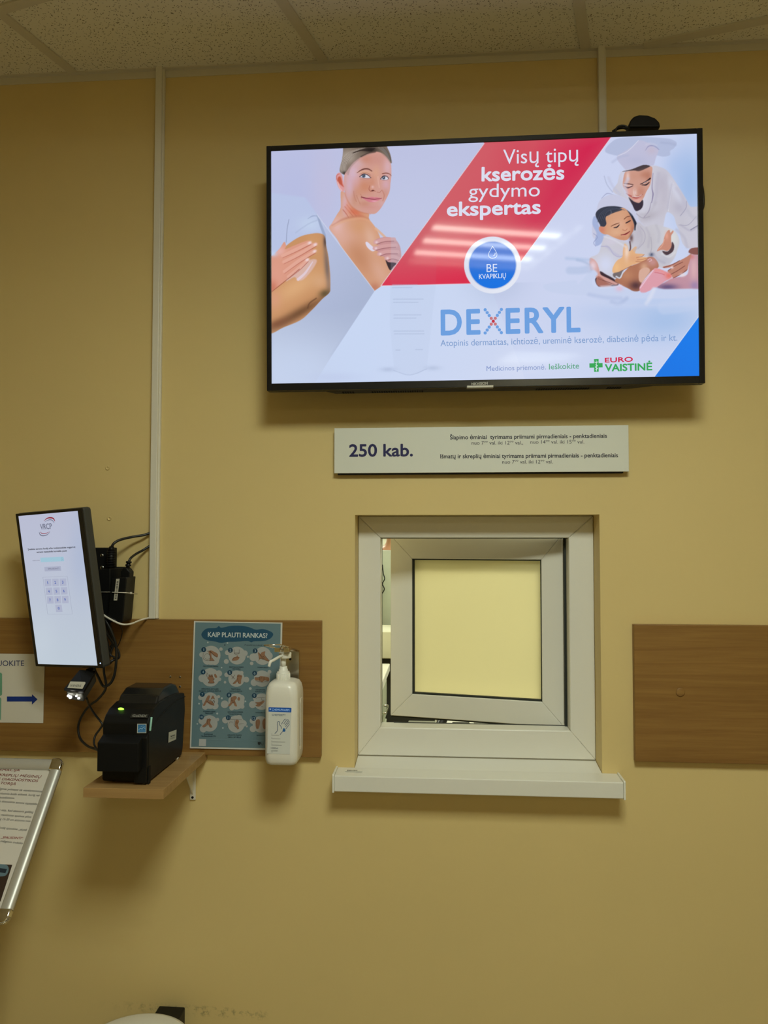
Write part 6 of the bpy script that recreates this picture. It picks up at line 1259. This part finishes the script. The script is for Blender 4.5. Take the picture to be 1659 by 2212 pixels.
for s_, a, b, h_, c_ in (('INFORMACIJA', (-30, 1664.5), N_((222, 348))[0], 5.0, DR), ('IŠMATŲ IR SKREPLIŲ MĖGINIŲ', (-62, 1673), N_((465, 424))[0], 5.2, DR), ('KLINIKINĖS DIAGNOSTIKOS', (-55, 1682.3), N_((428, 470))[0], 5.2, DR), ('LABORATORIJĄ', (-40, 1691), N_((175, 505))[0], 5.2, DR)):
    fa_.text(s_, a, b, h_, c_, bold=.015, shear=.12)
for s_, a, b in (('mėginiai priimami tik vienkartiniuose', (-8, 1705.5), N_((475, 588))[0]), ('išankstinio kodo etiketę, kurią rei-', (-8, 1715.5), N_((455, 634))[0]), ('spausdintuvu.', (-8, 1724), N_((165, 664))[0]), ('arba skenuokite asmens tapatybės', (-10, 1732), N_((418, 732))[0]), ('kite taip, kad skeneris galėtų', (-10, 1751), N_((375, 825))[0]), ('ima raudonos spalvos plius', (-10, 1761), N_((352, 878))[0]), ('daug 15-20 cm atstumu nuo', (-10, 1770.5), N_((342, 926))[0]), ('o kodą spauskite „akytė', (-8, 1789), N_((300, 1028))[0]), ('ant mėginio indelio', (-12, 1817.5), N_((255, 1178))[0])):
    fa_.text(s_, a, b, 4.6, BK, shear=.12)
fa_.text('„SPAUSDINTI“.', N_((8, 1112))[0], N_((262, 1122))[0], 4.8, (110, 26, 22), bold=.02, shear=.12)
fa_.poly(N_((-300, 1388), (140, 1412), (6, 1830), (-300, 1830)), (44, 32, 26)); fa_.layer(); fa_.curve(N_((-100, 1420), (60, 1410), (100, 1460), (70, 1530), (0, 1545), (-100, 1540)), (78, 98, 108)); fa_.layer(); fa_.poly(N_((-60, 1440), (80, 1462), (62, 1508), (-60, 1490)), (26, 34, 44))
fa_.build('print', M_PRINT, page)
bp = FP.p3((-WF/2, Lf/2), -.012)
sp_ = MB(); sp_.cyl((bp[0], bp[1]+.012, .02), (bp[0], bp[1]+.012, bp[2]-.01), .016, 20); sp_.build('pole', M_ALU, fs_)
MB().lathe([(.15, 0), (.15, .008), (.13, .016), (.02, .022)], (bp[0], bp[1]+.012, 0), 40).build('base', M_ALU, fs_)
MB().cyl(bp+np.array([0, .030, -.03]), bp+np.array([0, .002, .01]), .011, 14).build('tilt_joint', M_MATTE, fs_)
# ------------------------------------------------------------------ pedal bin at the lower edge
bc = P(322, 2186, -.055); R_ = .124; bcx = bc[0]+.012; bcy = -.055-R_; btz = bc[2]
bn = empty('pedal_bin', (bcx, bcy, 0), 'white round pedal bin with black hinge against the wall, bottom edge', 'bin')
MB().lathe([(R_-.016, 0.0), (R_-.014, .012), (R_-.008, btz-.035), (R_-.006, btz-.022)], (bcx, bcy, 0), 48).build('bin_body', M_WHITE, bn)
MB().lathe([(R_-.005, btz-.022), (R_-.001, btz-.014), (R_, btz-.006), (R_-.002, btz-.001), (R_*.9, btz+.0035), (R_*.6, btz+.007), (R_*.2, btz+.009), (.002, btz+.0092)], (bcx, bcy, 0), 64).build('lid', M_WHITE, bn)
h0 = P(336, 2184, -.035); h1 = P(393, 2196, -.035)
MB().box((h0[0], -.062, h1[2]-.04), (h1[0], -.012, h0[2]-.001), r=.003).build('hinge', M_BLACK, bn)
MB().box((bcx-.03, bcy-R_-.03, .004), (bcx+.03, bcy-R_+.03, .016), r=.004).build('pedal', M_BLACK, bn)
MB().lathe([(R_-.012, 0), (R_-.010, .010)], (bcx, bcy, 0), 40).build('base_ring', M_BLACK, bn)
